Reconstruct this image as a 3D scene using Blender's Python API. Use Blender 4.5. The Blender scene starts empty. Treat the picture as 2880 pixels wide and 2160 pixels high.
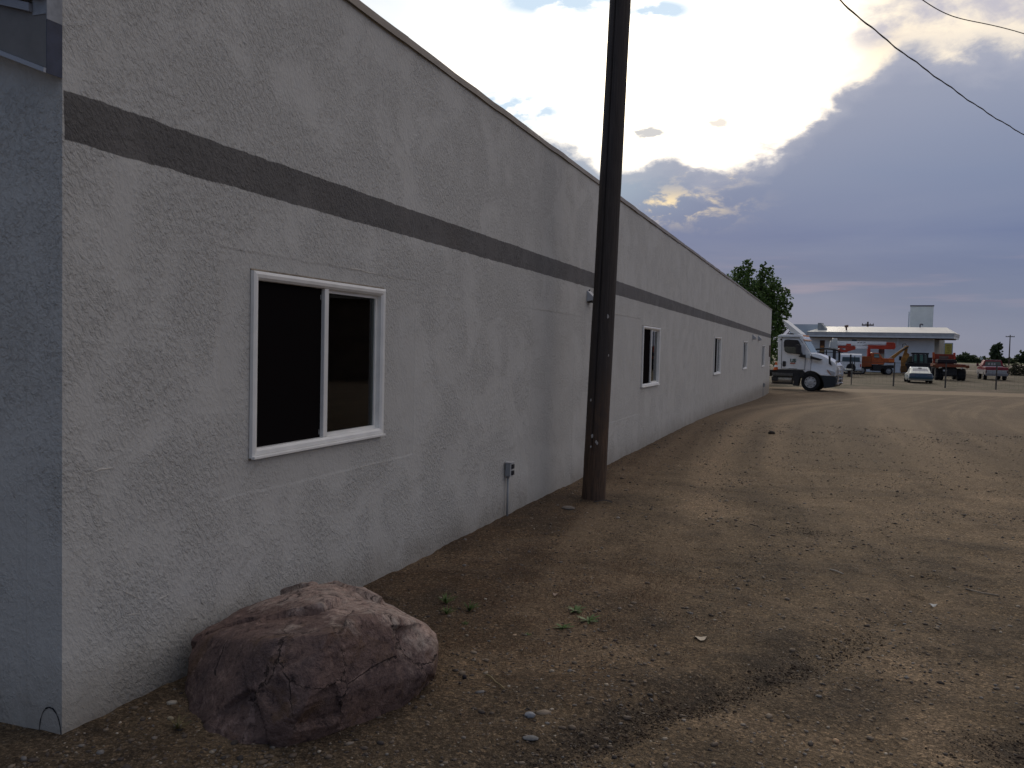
import bpy, bmesh, math, random
import numpy as np
from mathutils import Vector, Matrix, noise as mnoise
random.seed(7); rng = np.random.default_rng(7)
R = math.radians; PI = math.pi
sc = bpy.context.scene
C = sc.collection

# ------------------------------------------------------------------ camera
yaw, pitch, roll = 0.35156, -0.04383, 0.0234
fw = Vector((-math.sin(yaw)*math.cos(pitch), math.cos(yaw)*math.cos(pitch), math.sin(pitch)))
r0 = Vector((math.cos(yaw), math.sin(yaw), 0)); u0 = r0.cross(fw)
rr = r0*math.cos(roll) + u0*math.sin(roll); uu = -r0*math.sin(roll) + u0*math.cos(roll)
cam = bpy.data.objects.new('camera', bpy.data.cameras.new('camera')); C.objects.link(cam)
cam.data.lens = 2438.45/2880*36; cam.data.sensor_width = 36
cam.data.clip_start = 0.05; cam.data.clip_end = 6000
M = Matrix((rr, uu, -fw)).transposed().to_4x4(); M.translation = Vector((0, 0, 1.7))
cam.matrix_world = M
sc.camera = cam
sc.render.resolution_x, sc.render.resolution_y = 1024, 768
sc.view_settings.view_transform = 'Standard'; sc.view_settings.look = 'None'
sc.view_settings.exposure = 0.0; sc.view_settings.gamma = 1.0

# ------------------------------------------------------------------ node helper
class NT:
    def __init__(s, tree): s.t = tree; s.n = tree.nodes; s.l = tree.links
    def new(s, typ, **kw):
        n = s.n.new(typ)
        for k, v in kw.items(): setattr(n, k, v)
        return n
    def put(s, sock, v):
        if isinstance(v, bpy.types.NodeSocket): s.l.new(v, sock)
        elif isinstance(v, (tuple, list)):
            if len(sock.default_value) == 4 and len(v) == 3: v = (*v, 1)
            sock.default_value = v
        else: sock.default_value = v
    def m(s, op, a, b=0.0, c=0.0):
        n = s.new('ShaderNodeMath', operation=op)
        s.put(n.inputs[0], a); s.put(n.inputs[1], b); s.put(n.inputs[2], c); return n.outputs[0]
    def ss(s, x, a, b):          # smoothstep
        n = s.new('ShaderNodeMapRange', interpolation_type='SMOOTHSTEP')
        s.put(n.inputs[0], x); s.put(n.inputs[1], a); s.put(n.inputs[2], b); return n.outputs[0]
    def mr(s, x, a, b, c, d):
        n = s.new('ShaderNodeMapRange'); s.put(n.inputs[0], x)
        for i, v in enumerate((a, b, c, d)): s.put(n.inputs[i+1], v)
        return n.outputs[0]
    def mix(s, f, a, b, mode='MIX'):
        n = s.new('ShaderNodeMix', data_type='RGBA', blend_type=mode)
        s.put(n.inputs[0], f); s.put(n.inputs[6], a); s.put(n.inputs[7], b); return n.outputs[2]
    def xyz(s, x, y, z):
        n = s.new('ShaderNodeCombineXYZ'); s.put(n.inputs[0], x); s.put(n.inputs[1], y); s.put(n.inputs[2], z); return n.outputs[0]
    def noise(s, v, scale=1.0, detail=4.0, rough=0.5, dist=0.0):
        n = s.new('ShaderNodeTexNoise')
        if v is not None: s.put(n.inputs['Vector'], v)
        n.inputs['Scale'].default_value = scale; n.inputs['Detail'].default_value = detail
        n.inputs['Roughness'].default_value = rough; n.inputs['Distortion'].default_value = dist
        return n.outputs[0]
    def ramp(s, x, stops):
        n = s.new('ShaderNodeValToRGB'); e = n.color_ramp.elements
        while len(e) < len(stops): e.new(0.5)
        for i, (p, col) in enumerate(stops):
            e[i].position = p; e[i].color = (*col, 1) if len(col) == 3 else col
        s.put(n.inputs[0], x); return n.outputs[0]
    def gauss(s, u, v, cu, cv, su, sv):
        a = s.m('DIVIDE', s.m('SUBTRACT', u, cu), su); b = s.m('DIVIDE', s.m('SUBTRACT', v, cv), sv)
        return s.m('EXPONENT', s.m('MULTIPLY', s.m('ADD', s.m('MULTIPLY', a, a), s.m('MULTIPLY', b, b)), -1.0))

# ------------------------------------------------------------------ sky (by azimuth and elevation of the evening sky)
SUN_AZ, SUN_EL = -8.0, 17.0          # azimuth from +Y towards +X
w = bpy.data.worlds.new('World'); sc.world = w; w.use_nodes = True
N = NT(w.node_tree); N.n.clear()
tc = N.new('ShaderNodeTexCoord'); sp = N.new('ShaderNodeSeparateXYZ'); N.l.new(tc.outputs['Generated'], sp.inputs[0])
az = N.m('DEGREES', N.m('ARCTAN2', sp.outputs[0], sp.outputs[1]))
el = N.m('DEGREES', N.m('ARCSINE', sp.outputs[2]))
nis = N.new('ShaderNodeTexSky', sky_type='NISHITA'); nis.sun_disc = False
nis.sun_elevation = R(SUN_EL); nis.sun_rotation = R(SUN_AZ)
nis_s = N.mix(1.0, nis.outputs[0], (0.07, 0.07, 0.07), 'MULTIPLY')
# elevation of the upper edge of the cloud bank along the horizon
bank = [(-60, 13), (-30, 13.5), (-21, 13.6), (-17.7, 13.3), (-14.6, 11.6), (-12.3, 12.2), (-10.2, 12.3), (-8.0, 11.4), (-5.8, 12.0), (-3.6, 12.6), (-1.7, 14.2),
        (0.8, 16.2), (3.3, 17.5), (9.6, 17.0), (20, 18.5), (40, 17), (60, 15)]
elb = N.m('MULTIPLY', N.ramp(N.mr(az, -60, 60, 0, 1), [((a+60)/120, (e/30,)*3) for a, e in bank]), 30.0)
nv = N.xyz(N.m('MULTIPLY', az, 0.14), N.m('MULTIPLY', el, 0.27), 0.0)
n_big = N.noise(nv, 1.0, 8, 0.55, 0.4)
n_fine = N.noise(nv, 3.1, 8, 0.62, 0.3)
edge = N.m('ADD', N.m('SUBTRACT', el, elb), N.m('ADD', N.m('MULTIPLY', N.m('SUBTRACT', n_big, 0.5), 4.2), N.m('MULTIPLY', N.m('SUBTRACT', n_fine, 0.5), 2.4)))
dark = N.m('SUBTRACT', 1.0, N.ss(edge, -0.7, 0.75))
# far behind and beside: plain dim blue-grey overcast
wide = N.noise(N.xyz(N.m('MULTIPLY', az, 0.045), N.m('MULTIPLY', el, 0.13), 3.0), 1.0, 7, 0.55, 0.5)
# bright part of the sky
clouds = N.ss(wide, 0.36, 0.60)
gap1 = N.gauss(az, el, -20.5, 14.9, 3.6, 1.5); gap2 = N.gauss(az, el, -18.0, 21.6, 4.5, 1.2); gap3 = N.gauss(az, el, -11.0, 20.7, 3.0, 0.9)
gaps = N.m('MULTIPLY', N.m('ADD', gap1, N.m('ADD', gap2, N.m('MULTIPLY', gap3, 0.7))), N.ss(N.m('ADD', n_big, N.m('MULTIPLY', n_fine, 0.4)), 0.50, 0.78))
veil = N.mix(clouds, (0.78, 0.87, 0.98), (1.16, 1.12, 1.04))
veil = N.mix(N.m('MULTIPLY', N.ss(el, 21.0, 50.0), 0.8), veil, (1.75, 1.62, 1.42))
glow = N.gauss(az, el, SUN_AZ, SUN_EL, 13.0, 6.0)
veil = N.mix(glow, veil, (3.9, 3.3, 2.4))
veil = N.mix(N.m('MINIMUM', N.m('MULTIPLY', gaps, 1.6), 1.0), veil, (0.64, 0.79, 0.94))
# lilac and cream layer at the upper right of the glow
hi = N.m('MULTIPLY', N.m('MULTIPLY', N.ss(az, -4.0, 3.0), N.ss(el, 16.8, 18.6)), N.ss(N.m('ADD', N.m('MULTIPLY', n_big, 0.7), N.m('MULTIPLY', n_fine, 0.3)), 0.36, 0.56))
veil = N.mix(N.m('MULTIPLY', N.ss(az, -3.0, 3.0), 0.85), veil, (1.0, 0.87, 0.68))
veil = N.mix(hi, veil, (0.55, 0.53, 0.60))
rim = N.m('MULTIPLY', N.gauss(edge, 0.0, 0.9, 0.0, 0.7, 1.0), N.gauss(az, el, -2.0, 14.0, 11.0, 6.0))
veil = N.mix(N.m('MULTIPLY', rim, 0.75), veil, (1.25, 1.05, 0.74))
def puff(cu, cv, su, sv, amt, col, veil):
    g = N.gauss(az, el, cu, cv, su, sv)
    mk = N.ss(N.m('ADD', g, N.m('MULTIPLY', N.m('SUBTRACT', n_fine, 0.5), 2.0)), 0.45, 0.95)
    return N.mix(N.m('MULTIPLY', mk, amt), veil, col)
veil = puff(-11.6, 13.7, 1.5, 0.55, 0.95, (0.50, 0.52, 0.56), veil)
veil = puff(-7.4, 14.2, 1.3, 0.42, 0.9, (0.62, 0.60, 0.60), veil)
veil = puff(-11.0, 17.6, 0.8, 0.25, 0.5, (0.8, 0.78, 0.76), veil)
veil = puff(-15.0, 18.6, 3.5, 0.5, 0.35, (0.72, 0.76, 0.82), veil)
# the cloud bank itself
bankcol = N.ramp(N.mr(el, -2, 20, 0, 1), [(0.0, (.215, .245, .325)), (0.12, (.172, .208, .305)), (0.30, (.135, .175, .300)), (0.42, (.128, .172, .320)), (0.58, (.195, .243, .378)), (0.78, (.290, .325, .440)), (1.0, (.36, .38, .49))])
bvar = N.noise(N.xyz(N.m('MULTIPLY', az, 0.05), N.m('MULTIPLY', el, 0.28), 9.0), 1.0, 6, 0.5, 0.3)
bankcol = N.mix(N.mr(bvar, 0.42, 0.72, 0.0, 0.40), bankcol, (.235, .270, .385))
left = N.m('MULTIPLY', N.m('SUBTRACT', 1.0, N.ss(az, -15.0, -7.0)), N.ss(el, 7.5, 10.5))
bankcol = N.mix(N.m('MULTIPLY', left, 0.85), bankcol, (.34, .43, .53))
thin = N.m('MULTIPLY', N.ss(edge, -2.2, -0.1), 0.50)
bankcol = N.mix(thin, bankcol, (.46, .47, .55))
pink = N.m('MULTIPLY', N.gauss(el, 0.0, 4.2, 0.0, 1.6, 1.0), N.ss(N.noise(N.xyz(N.m('MULTIPLY', az, 0.10), N.m('MULTIPLY', el, 1.1), 5.0), 1.0, 4, 0.5), 0.52, 0.72))
bankcol = N.mix(N.m('MULTIPLY', pink, 0.35), bankcol, (.42, .32, .37))
gold = N.m('MULTIPLY', N.gauss(az, el, -10.2, 9.2, 3.4, 0.9), N.ss(n_fine, 0.47, 0.62))
gold2 = N.m('MULTIPLY', N.gauss(az, el, -7.6, 11.0, 1.8, 0.5), N.ss(n_fine, 0.48, 0.66))
bankcol = N.mix(N.m('MINIMUM', N.m('ADD', gold, gold2), 1.0), bankcol, (1.0, .80, .50))
sky = N.mix(dark, veil, bankcol)
# fade to the dim eastern sky behind the camera
ang = N.new('ShaderNodeVectorMath', operation='DOT_PRODUCT'); N.l.new(tc.outputs['Generated'], ang.inputs[0])
ang.inputs[1].default_value = (math.sin(R(25))*0.94, math.cos(R(25))*0.94, 0.34)
back = N.m('SUBTRACT', 1.0, N.ss(ang.outputs['Value'], -0.25, 0.72))
east = N.mix(N.ss(wide, 0.35, 0.65), (0.13, 0.185, 0.30), (0.20, 0.245, 0.34))
sky = N.mix(back, sky, east)
sky = N.mix(0.03, sky, nis_s)
below = N.ss(el, -3.0, -0.5)
sky = N.mix(below, (0.12, 0.11, 0.10), sky)
sky10 = N.mix(1.0, sky, (10.0, 10.0, 10.0), 'MULTIPLY')
bg = N.new('ShaderNodeBackground'); N.l.new(sky10, bg.inputs[0]); bg.inputs[1].default_value = 0.1
out = N.new('ShaderNodeOutputWorld'); N.l.new(bg.outputs[0], out.inputs[0])

sun = bpy.data.objects.new('sun', bpy.data.lights.new('sun', 'SUN')); C.objects.link(sun)
sun.data.energy = 0.8; sun.data.angle = R(14); sun.data.color = (1.0, 0.90, 0.76)
sd = Vector((math.sin(R(SUN_AZ))*math.cos(R(SUN_EL)), math.cos(R(SUN_AZ))*math.cos(R(SUN_EL)), math.sin(R(SUN_EL))))
sun.rotation_euler = (-sd).to_track_quat('-Z', 'Y').to_euler()

# ------------------------------------------------------------------ materials
MATS = {}
def pmat(name, col, rough=0.8, metal=0.0, spec=0.3, var=0.0, vscale=8.0, bump=0.0, bscale=60.0, col2=None, coat=0.0):
    if name in MATS: return MATS[name]
    mt = bpy.data.materials.new(name); mt.use_nodes = True; MATS[name] = mt
    n = NT(mt.node_tree); b = n.n['Principled BSDF']
    b.inputs['Roughness'].default_value = rough; b.inputs['Metallic'].default_value = metal
    b.inputs['Specular IOR Level'].default_value = spec; b.inputs['Coat Weight'].default_value = coat
    t = n.new('ShaderNodeTexCoord').outputs['Object']
    if var or col2:
        f = n.noise(t, vscale, 5, 0.6)
        c2 = col2 or tuple(max(0, c*(1-var)) for c in col)
        cc = n.mix(n.mr(f, 0.35, 0.65, 0, 1), col, c2)
        n.put(b.inputs['Base Color'], cc)
    else: n.put(b.inputs['Base Color'], col)
    if bump:
        bp = n.new('ShaderNodeBump'); bp.inputs['Strength'].default_value = bump; bp.inputs['Distance'].default_value = 0.01
        n.l.new(n.noise(t, bscale, 6, 0.6), bp.inputs['Height']); n.l.new(bp.outputs[0], b.inputs['Normal'])
    return mt

def stucco(name, base, band):
    mt = bpy.data.materials.new(name); mt.use_nodes = True; n = NT(mt.node_tree); b = n.n['Principled BSDF']
    b.inputs['Roughness'].default_value = 0.62; b.inputs['Specular IOR Level'].default_value = 0.35
    g = n.new('ShaderNodeNewGeometry').outputs['Position']; s = n.new('ShaderNodeSeparateXYZ'); n.l.new(g, s.inputs[0])
    lf = n.noise(g, 0.55, 5, 0.6); mf = n.noise(g, 3.5, 5, 0.6); ff = n.noise(g, 45, 3, 0.6)
    col = n.mix(n.mr(lf, 0.3, 0.7, 0, 1), tuple(c*1.03 for c in base), tuple(c*0.96 for c in base))
    col = n.mix(n.mr(mf, 0.35, 0.7, 0, 0.35), col, tuple(c*0.90 for c in base))
    col = n.mix(n.mr(ff, 0.4, 0.7, 0, 0.22), col, tuple(c*0.7 for c in base))
    streak = n.noise(n.xyz(n.m('MULTIPLY', s.outputs[0], 2.2), n.m('MULTIPLY', s.outputs[1], 2.6), n.m('MULTIPLY', s.outputs[2], 0.22)), 1.0, 6, 0.65)
    col = n.mix(n.mr(streak, 0.5, 0.75, 0, 0.16), col, tuple(c*0.72 for c in base))
    # ground splash: brown dust low on the wall, with an uneven top
    dz = n.m('ADD', s.outputs[2], n.m('MULTIPLY', mf, 0.45))
    col = n.mix(n.m('MULTIPLY', n.m('SUBTRACT', 1.0, n.ss(dz, 0.05, 0.62)), 0.65), col, (0.20, 0.165, 0.125))
    def rect(y0, y1, z0, z1):
        jy = n.m('ADD', s.outputs[1], n.m('MULTIPLY', n.m('SUBTRACT', mf, 0.5), 0.05)); jz = n.m('ADD', s.outputs[2], n.m('MULTIPLY', n.m('SUBTRACT', mf, 0.5), 0.04))
        a = n.m('MULTIPLY', n.ss(jy, y0, y0+.02), n.m('SUBTRACT', 1.0, n.ss(jy, y1-.02, y1))); b2 = n.m('MULTIPLY', n.ss(jz, z0, z0+.02), n.m('SUBTRACT', 1.0, n.ss(jz, z1-.02, z1)))
        return n.m('MULTIPLY', a, b2)
    pat = n.m('ADD', rect(3.72, 6.0, .84, 2.19), n.m('ADD', rect(8.72, 10.4, -1.0, 2.11), rect(12.2, 14.3, .6, 2.21)))
    col = n.mix(n.m('MULTIPLY', pat, 0.40), col, tuple(c*0.84 for c in base))
    if band:
        w1 = n.m('MULTIPLY', n.m('SUBTRACT', n.noise(g, 5.0, 6, 0.7), 0.5), 0.035)
        zz = n.m('ADD', n.m('ADD', s.outputs[2], n.m('MULTIPLY', s.outputs[1], 0.0019)), w1)
        inb = n.m('MULTIPLY', n.ss(zz, 2.508, 2.514), n.m('SUBTRACT', 1.0, n.ss(zz, 2.714, 2.720)))
        inb = n.m('MULTIPLY', inb, n.ss(n.m('ADD', s.outputs[1], w1), 2.748, 2.752))
        bc = n.mix(n.mr(mf, 0.3, 0.7, 0, 1), (0.145, 0.137, 0.130), (0.104, 0.099, 0.096))
        bc = n.mix(n.mr(n.noise(n.xyz(s.outputs[0], s.outputs[1], n.m('MULTIPLY', s.outputs[2], 0.1)), 1.1, 3, 0.6), 0.52, 0.62, 0, 0.45), bc, (0.125, 0.112, 0.102))
        col = n.mix(inb, col, bc)
    n.put(b.inputs['Base Color'], col)
    # trowelled texture: drifting ridges, crumbs and smooth swept patches
    sl = n.xyz(s.outputs[0], n.m('ADD', n.m('MULTIPLY', s.outputs[1], 1.0), n.m('MULTIPLY', s.outputs[2], 0.40)), n.m('MULTIPLY', s.outputs[2], 0.72))
    sw = n.noise(sl, 42, 5, 0.62, 0.3); cr = n.noise(sl, 95, 4, 0.62, 0.2)
    fan = n.noise(n.xyz(s.outputs[0], n.m('ADD', n.m('MULTIPLY', s.outputs[1], 1.2), n.m('MULTIPLY', s.outputs[2], 0.3)), n.m('MULTIPLY', s.outputs[2], 0.45)), 7, 6, 0.6, 0.8)
    patch = n.ss(n.noise(g, 2.1, 4, 0.6, 0.4), 0.36, 0.60)
    crumb = n.m('POWER', n.m('MAXIMUM', n.m('MULTIPLY', n.m('SUBTRACT', sw, 0.42), 3.0), 0.0), 1.3)
    h = n.m('ADD', n.m('MULTIPLY', crumb, n.mr(patch, 0, 1, 0.12, 0.50)), n.m('ADD', n.m('MULTIPLY', cr, n.mr(patch, 0, 1, 0.12, 0.45)), n.m('MULTIPLY', n.m('ABSOLUTE', n.m('SUBTRACT', fan, 0.5)), 0.45)))
    h = n.m('MULTIPLY', h, n.m('SUBTRACT', 1.0, n.m('MULTIPLY', pat, 0.35)))
    h = n.m('ADD', h, n.m('ADD', n.m('MULTIPLY', n.noise(g, 3.0, 2, 0.5), 0.8), n.m('MULTIPLY', pat, -0.10)))
    bp = n.new('ShaderNodeBump'); bp.inputs['Strength'].default_value = 1.0; bp.inputs['Distance'].default_value = 0.019
    n.l.new(h, bp.inputs['Height']); n.l.new(bp.outputs[0], b.inputs['Normal'])
    return mt
WALL = stucco('painted_stucco', (0.550, 0.542, 0.512), True)
WALL_END = stucco('painted_stucco_end', (0.550, 0.542, 0.512), False)

def glass_mat(name, tint=(0.75, 0.8, 0.8), refl=1.0, rough=0.0):
    mt = bpy.data.materials.new(name); mt.use_nodes = True; n = NT(mt.node_tree); n.n.clear()
    fr = n.new('ShaderNodeFresnel'); fr.inputs[0].default_value = 1.5
    tr = n.new('ShaderNodeBsdfTransparent'); n.put(tr.inputs[0], tint)
    gl = n.new('ShaderNodeBsdfGlossy'); gl.inputs['Roughness'].default_value = rough
    mx = n.new('ShaderNodeMixShader'); n.l.new(n.m('MULTIPLY', fr.outputs[0], refl), mx.inputs[0])
    n.l.new(tr.outputs[0], mx.inputs[1]); n.l.new(gl.outputs[0], mx.inputs[2])
    o = n.new('ShaderNodeOutputMaterial'); n.l.new(mx.outputs[0], o.inputs[0]); return mt
GLASS = glass_mat('window_glass'); CARGLASS = glass_mat('vehicle_glass', (0.30, 0.42, 0.38), 1.3)

VINYL = pmat('white_vinyl', (0.86, 0.85, 0.81), 0.35, spec=0.5, var=0.12, vscale=6)
SCREEN = pmat('insect_screen', (0.009, 0.0075, 0.008), 1.0, spec=0.0)
RUBBER = pmat('black_rubber', (0.018, 0.018, 0.02), 0.85, var=0.3, vscale=10)
BLACKP = pmat('black_plastic', (0.022, 0.022, 0.026), 0.5, spec=0.4)
WHITEP = pmat('white_paint', (0.82, 0.83, 0.85), 0.22, spec=0.6, var=0.12, vscale=3, coat=0.6)
CHROME = pmat('polished_metal', (0.60, 0.60, 0.60), 0.25, metal=1.0)
ALU = pmat('dull_aluminium', (0.42, 0.41, 0.38), 0.45, metal=0.8, var=0.3)
DARKM = pmat('dark_metal', (0.03, 0.03, 0.033), 0.6, var=0.4)
ORANGE = pmat('orange_paint', (0.52, 0.115, 0.03), 0.5, var=0.35, vscale=4)
REDOR = pmat('red_orange_paint', (0.50, 0.06, 0.03), 0.5, var=0.3, vscale=4)
YELLOW = pmat('worn_yellow_paint', (0.42, 0.215, 0.05), 0.6, var=0.45, vscale=3)
RUST = pmat('rusty_orange_metal', (0.24, 0.09, 0.035), 0.8, var=0.5, vscale=6)
GREYM = pmat('grey_box_metal', (0.30, 0.31, 0.32), 0.5, spec=0.4)
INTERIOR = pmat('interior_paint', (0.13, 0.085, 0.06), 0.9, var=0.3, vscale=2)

# ------------------------------------------------------------------ mesh helpers
class MB:
    def __init__(s): s.v = []; s.f = []
    def add(s, vs, fs):
        o = len(s.v); s.v += [tuple(v) for v in vs]; s.f += [tuple(i+o for i in f) for f in fs]; return s
    def box(s, a, b):
        (x0, y0, z0), (x1, y1, z1) = a, b
        return s.add([(x0,y0,z0),(x1,y0,z0),(x1,y1,z0),(x0,y1,z0),(x0,y0,z1),(x1,y0,z1),(x1,y1,z1),(x0,y1,z1)],
                     [(0,3,2,1),(4,5,6,7),(0,1,5,4),(1,2,6,5),(2,3,7,6),(3,0,4,7)])
    def prism(s, pts, y0, y1, inset=None):      # pts in XZ, counter-clockwise seen from -Y; extruded along Y
        n = len(pts); i0 = inset or (lambda x, z: 0.0)
        a = [(x, y0+i0(x, z), z) for x, z in pts]; b = [(x, y1-i0(x, z), z) for x, z in pts]
        fs = [tuple(range(n)), tuple(range(2*n-1, n-1, -1))]
        for i in range(n):
            j = (i+1) % n; fs.append((i, i+n, j+n, j))
        return s.add(a+b, fs)
    def prismx(s, pts, x0, x1):                 # pts in YZ; extruded along X
        n = len(pts); a = [(x0, y, z) for y, z in pts]; b = [(x1, y, z) for y, z in pts]
        fs = [tuple(range(n-1, -1, -1)), tuple(range(n, 2*n))]
        for i in range(n):
            j = (i+1) % n; fs.append((i, j, j+n, i+n))
        return s.add(a+b, fs)
    def cyl(s, p0, p1, ra, rb=None, n=16, cap=True):
        rb = ra if rb is None else rb; p0, p1 = Vector(p0), Vector(p1); d = (p1-p0).normalized()
        x = d.orthogonal().normalized(); y = d.cross(x); vs = []
        for p, r in ((p0, ra), (p1, rb)):
            vs += [p+(x*math.cos(2*PI*i/n)+y*math.sin(2*PI*i/n))*r for i in range(n)]
        fs = [(i, (i+1) % n, n+(i+1) % n, n+i) for i in range(n)]
        if cap: fs += [tuple(range(n-1, -1, -1)), tuple(range(n, 2*n))]
        return s.add(vs, fs)
    def tube(s, path, r, n=8):
        for a, b in zip(path[:-1], path[1:]): s.cyl(a, b, r, r, n)
        return s
    def lathe(s, c, prof, axis='y', n=28):      # prof: (offset along axis, radius)
        vs = []
        for o, r in prof:
            for i in range(n):
                a = 2*PI*i/n
                if axis == 'y': vs.append((c[0]+r*math.cos(a), c[1]+o, c[2]+r*math.sin(a)))
                elif axis == 'x': vs.append((c[0]+o, c[1]+r*math.cos(a), c[2]+r*math.sin(a)))
                else: vs.append((c[0]+r*math.cos(a), c[1]+r*math.sin(a), c[2]+o))
        fs = []
        for k in range(len(prof)-1):
            for i in range(n):
                j = (i+1) % n; fs.append((k*n+i, k*n+j, (k+1)*n+j, (k+1)*n+i))
        fs += [tuple(range(n)), tuple((len(prof)-1)*n+i for i in range(n-1, -1, -1))]
        return s.add(vs, fs)
    def build(s, name, mat, parent=None, bevel=0.0, smooth=False, fix=True, loc=None):
        me = bpy.data.meshes.new(name); me.from_pydata(s.v, [], s.f); me.update()
        if fix:
            bm = bmesh.new(); bm.from_mesh(me); bmesh.ops.recalc_face_normals(bm, faces=bm.faces); bm.to_mesh(me); bm.free()
        o = bpy.data.objects.new(name, me); C.objects.link(o)
        if isinstance(mat, str): mat = MATS[mat]
        me.materials.append(mat)
        if bevel:
            md = o.modifiers.new('bevel', 'BEVEL'); md.width = bevel; md.segments = 2; md.limit_method = 'ANGLE'; md.angle_limit = R(35)
        if smooth: me.polygons.foreach_set('use_smooth', [True]*len(me.polygons))
        if parent is not None: o.parent = parent
        if loc is not None: o.location = loc
        return o
def tag(o, label, cat, group=None, kind=None):
    if label: o['label'] = label
    if cat: o['category'] = cat
    if group: o['group'] = group
    if kind: o['kind'] = kind
    return o
def thing(name, label, cat, loc=(0, 0, 0), rz=0.0, group=None):
    o = bpy.data.objects.new(name, None); C.objects.link(o); o.location = loc; o.rotation_euler = (0, 0, rz)
    o.empty_display_size = 0.1
    return tag(o, label, cat, group)
def copy_tree(o, parent=None):
    c = o.copy(); C.objects.link(c); c.parent = parent
    for ch in list(o.children): copy_tree(ch, c)
    return c
def npmesh(name, V, F, mat, parent=None, smooth=False):
    me = bpy.data.meshes.new(name); k = F.shape[1]
    me.vertices.add(len(V)); me.vertices.foreach_set('co', V.astype(np.float32).ravel())
    me.loops.add(F.size); me.loops.foreach_set('vertex_index', F.astype(np.int32).ravel())
    me.polygons.add(len(F)); me.polygons.foreach_set('loop_start', np.arange(0, F.size, k, dtype=np.int32))
    me.polygons.foreach_set('loop_total', np.full(len(F), k, dtype=np.int32))
    if smooth: me.polygons.foreach_set('use_smooth', np.ones(len(F), dtype=bool))
    me.update(calc_edges=True); me.validate()
    o = bpy.data.objects.new(name, me); C.objects.link(o); me.materials.append(mat)
    if parent is not None: o.parent = parent
    return o
def fbm(x, y, z=0.0, oct=4):
    return mnoise.fractal(Vector((x, y, z)), 1.0, 2.0, oct)

# ------------------------------------------------------------------ ground
def sst(a, b, x): 
    t = np.clip((x-a)/(b-a), 0, 1); return t*t*(3-2*t)
def base_z(Y):
    return -0.45*sst(19, 46, Y) + 0.15*sst(52, 61, Y)
def gz(y): return float(base_z(np.array(float(y))))
def seg_d(x, y, ax, ay, bx, by):
    dx, dy = bx-ax, by-ay; t = np.clip(((x-ax)*dx+(y-ay)*dy)/(dx*dx+dy*dy), 0, 1)
    return np.hypot(x-ax-t*dx, y-ay-t*dy)
def path_d(x, y, P):
    return np.min([seg_d(x, y, *a, *b) for a, b in zip(P[:-1], P[1:])], axis=0)
WET = [(-1.15, 3.25), (-0.89, 3.62), (-0.78, 3.95), (-0.60, 4.12), (-0.33, 4.55), (-0.10, 4.95), (0.25, 5.7), (0.75, 7.2)]
def ngrid(xs, ys, sc_, z=0.0, oct=3):
    return np.array([[fbm(x*sc_, y*sc_, z, oct) for x in xs] for y in ys])
xs = np.concatenate([[-1500, -600, -250, -120, -60, -30, -18, -12, -8, -5, -3.6], np.arange(-3.25, 3.0, 0.045), np.arange(3.0, 9, 0.12), np.arange(9, 20, 0.5), np.arange(20, 60, 4), [60, 90, 150, 300, 700, 1500]])
ys = np.concatenate([[-300, -60, -20, -8, -3, 0, 1.0, 1.6], np.arange(2.0, 8.0, 0.04), np.arange(8.0, 14, 0.07), np.arange(14, 30, 0.2), np.arange(30, 75, 0.6), np.arange(75, 130, 4), [135, 160, 200, 300, 500, 1000, 2500, 4500]])
X, Y = np.meshgrid(xs, ys)
warp = ngrid(xs/1.0, ys/1.0, 0.9, 1.0, 3); fine = ngrid(xs, ys, 7.0, 2.0, 3); mid = ngrid(xs, ys, 2.6, 5.0, 3)
near = 1-sst(14, 30, Y)
Z = base_z(Y) + near*(0.012*warp + 0.010*fine + 0.012*mid)
xw = X+0.10*warp+0.05*mid; yw = Y+0.10*mid
dwet = path_d(xw, yw, WET)
track = (1-sst(0.05, 0.20, dwet))
lip = np.exp(-((dwet-0.24)/0.09)**2)
Z += near*(-0.022*track + 0.012*lip*(Y < 9) + 0.020*track*np.abs(fine))
tl = path_d(X, Y, [(-1.05, 6.5), (-1.29, 10.1), (-1.64, 13.2), (-1.97, 21.4), (-1.8, 26), (-1.2, 33), (0.2, 40)])
Z += -0.01*near*np.exp(-(tl/0.22)**2)
# damp attribute: dark wet soil / pale dry dust
damp = 0.80*(1-sst(0.02, 0.22, dwet))*(1-.75*sst(4.6, 5.6, Y))*(0.65+0.6*np.clip(fine+0.5, 0, 1))
damp += 0.85*np.exp(-((xw-0.13)/0.20)**2-((yw-4.5)/0.34)**2) + 0.6*np.exp(-((xw-0.42)/0.22)**2-((yw-4.78)/0.13)**2) + 0.5*np.exp(-((xw-0.75)/0.35)**2-((yw-6.1)/0.35)**2)
damp += 1.0*np.exp(-((xw-0.82)/0.20)**2-((yw-4.2)/0.22)**2)
damp += 0.7*np.exp(-((xw+0.15)/0.25)**2-((yw-8.6)/0.14)**2) + 0.25*np.exp(-((xw-1.0)/0.5)**2-((yw-5.6)/0.6)**2)
damp += 0.5*np.exp(-((xw+0.35)/0.22)**2-((yw-3.6)/0.2)**2)
damp += 0.42*sst(0.08, 0.4, warp)*(Y < 12) + 0.30*sst(0.1, 0.35, mid)*(Y < 9)
dry = 1.0*np.exp(-((xw-0.47)/0.22)**2-((yw-5.15)/0.30)**2) + 0.9*np.exp(-((xw-0.46)/0.14)**2-((yw-4.2)/0.26)**2)
dry += 0.8*np.exp(-((xw+0.30)/0.28)**2-((yw-4.0)/0.16)**2) + 0.55*np.exp(-((xw+1.0)/0.35)**2-((yw-4.6)/0.22)**2) + 0.35*np.exp(-((xw+0.55)/0.4)**2-((yw-5.6)/0.5)**2)
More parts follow.
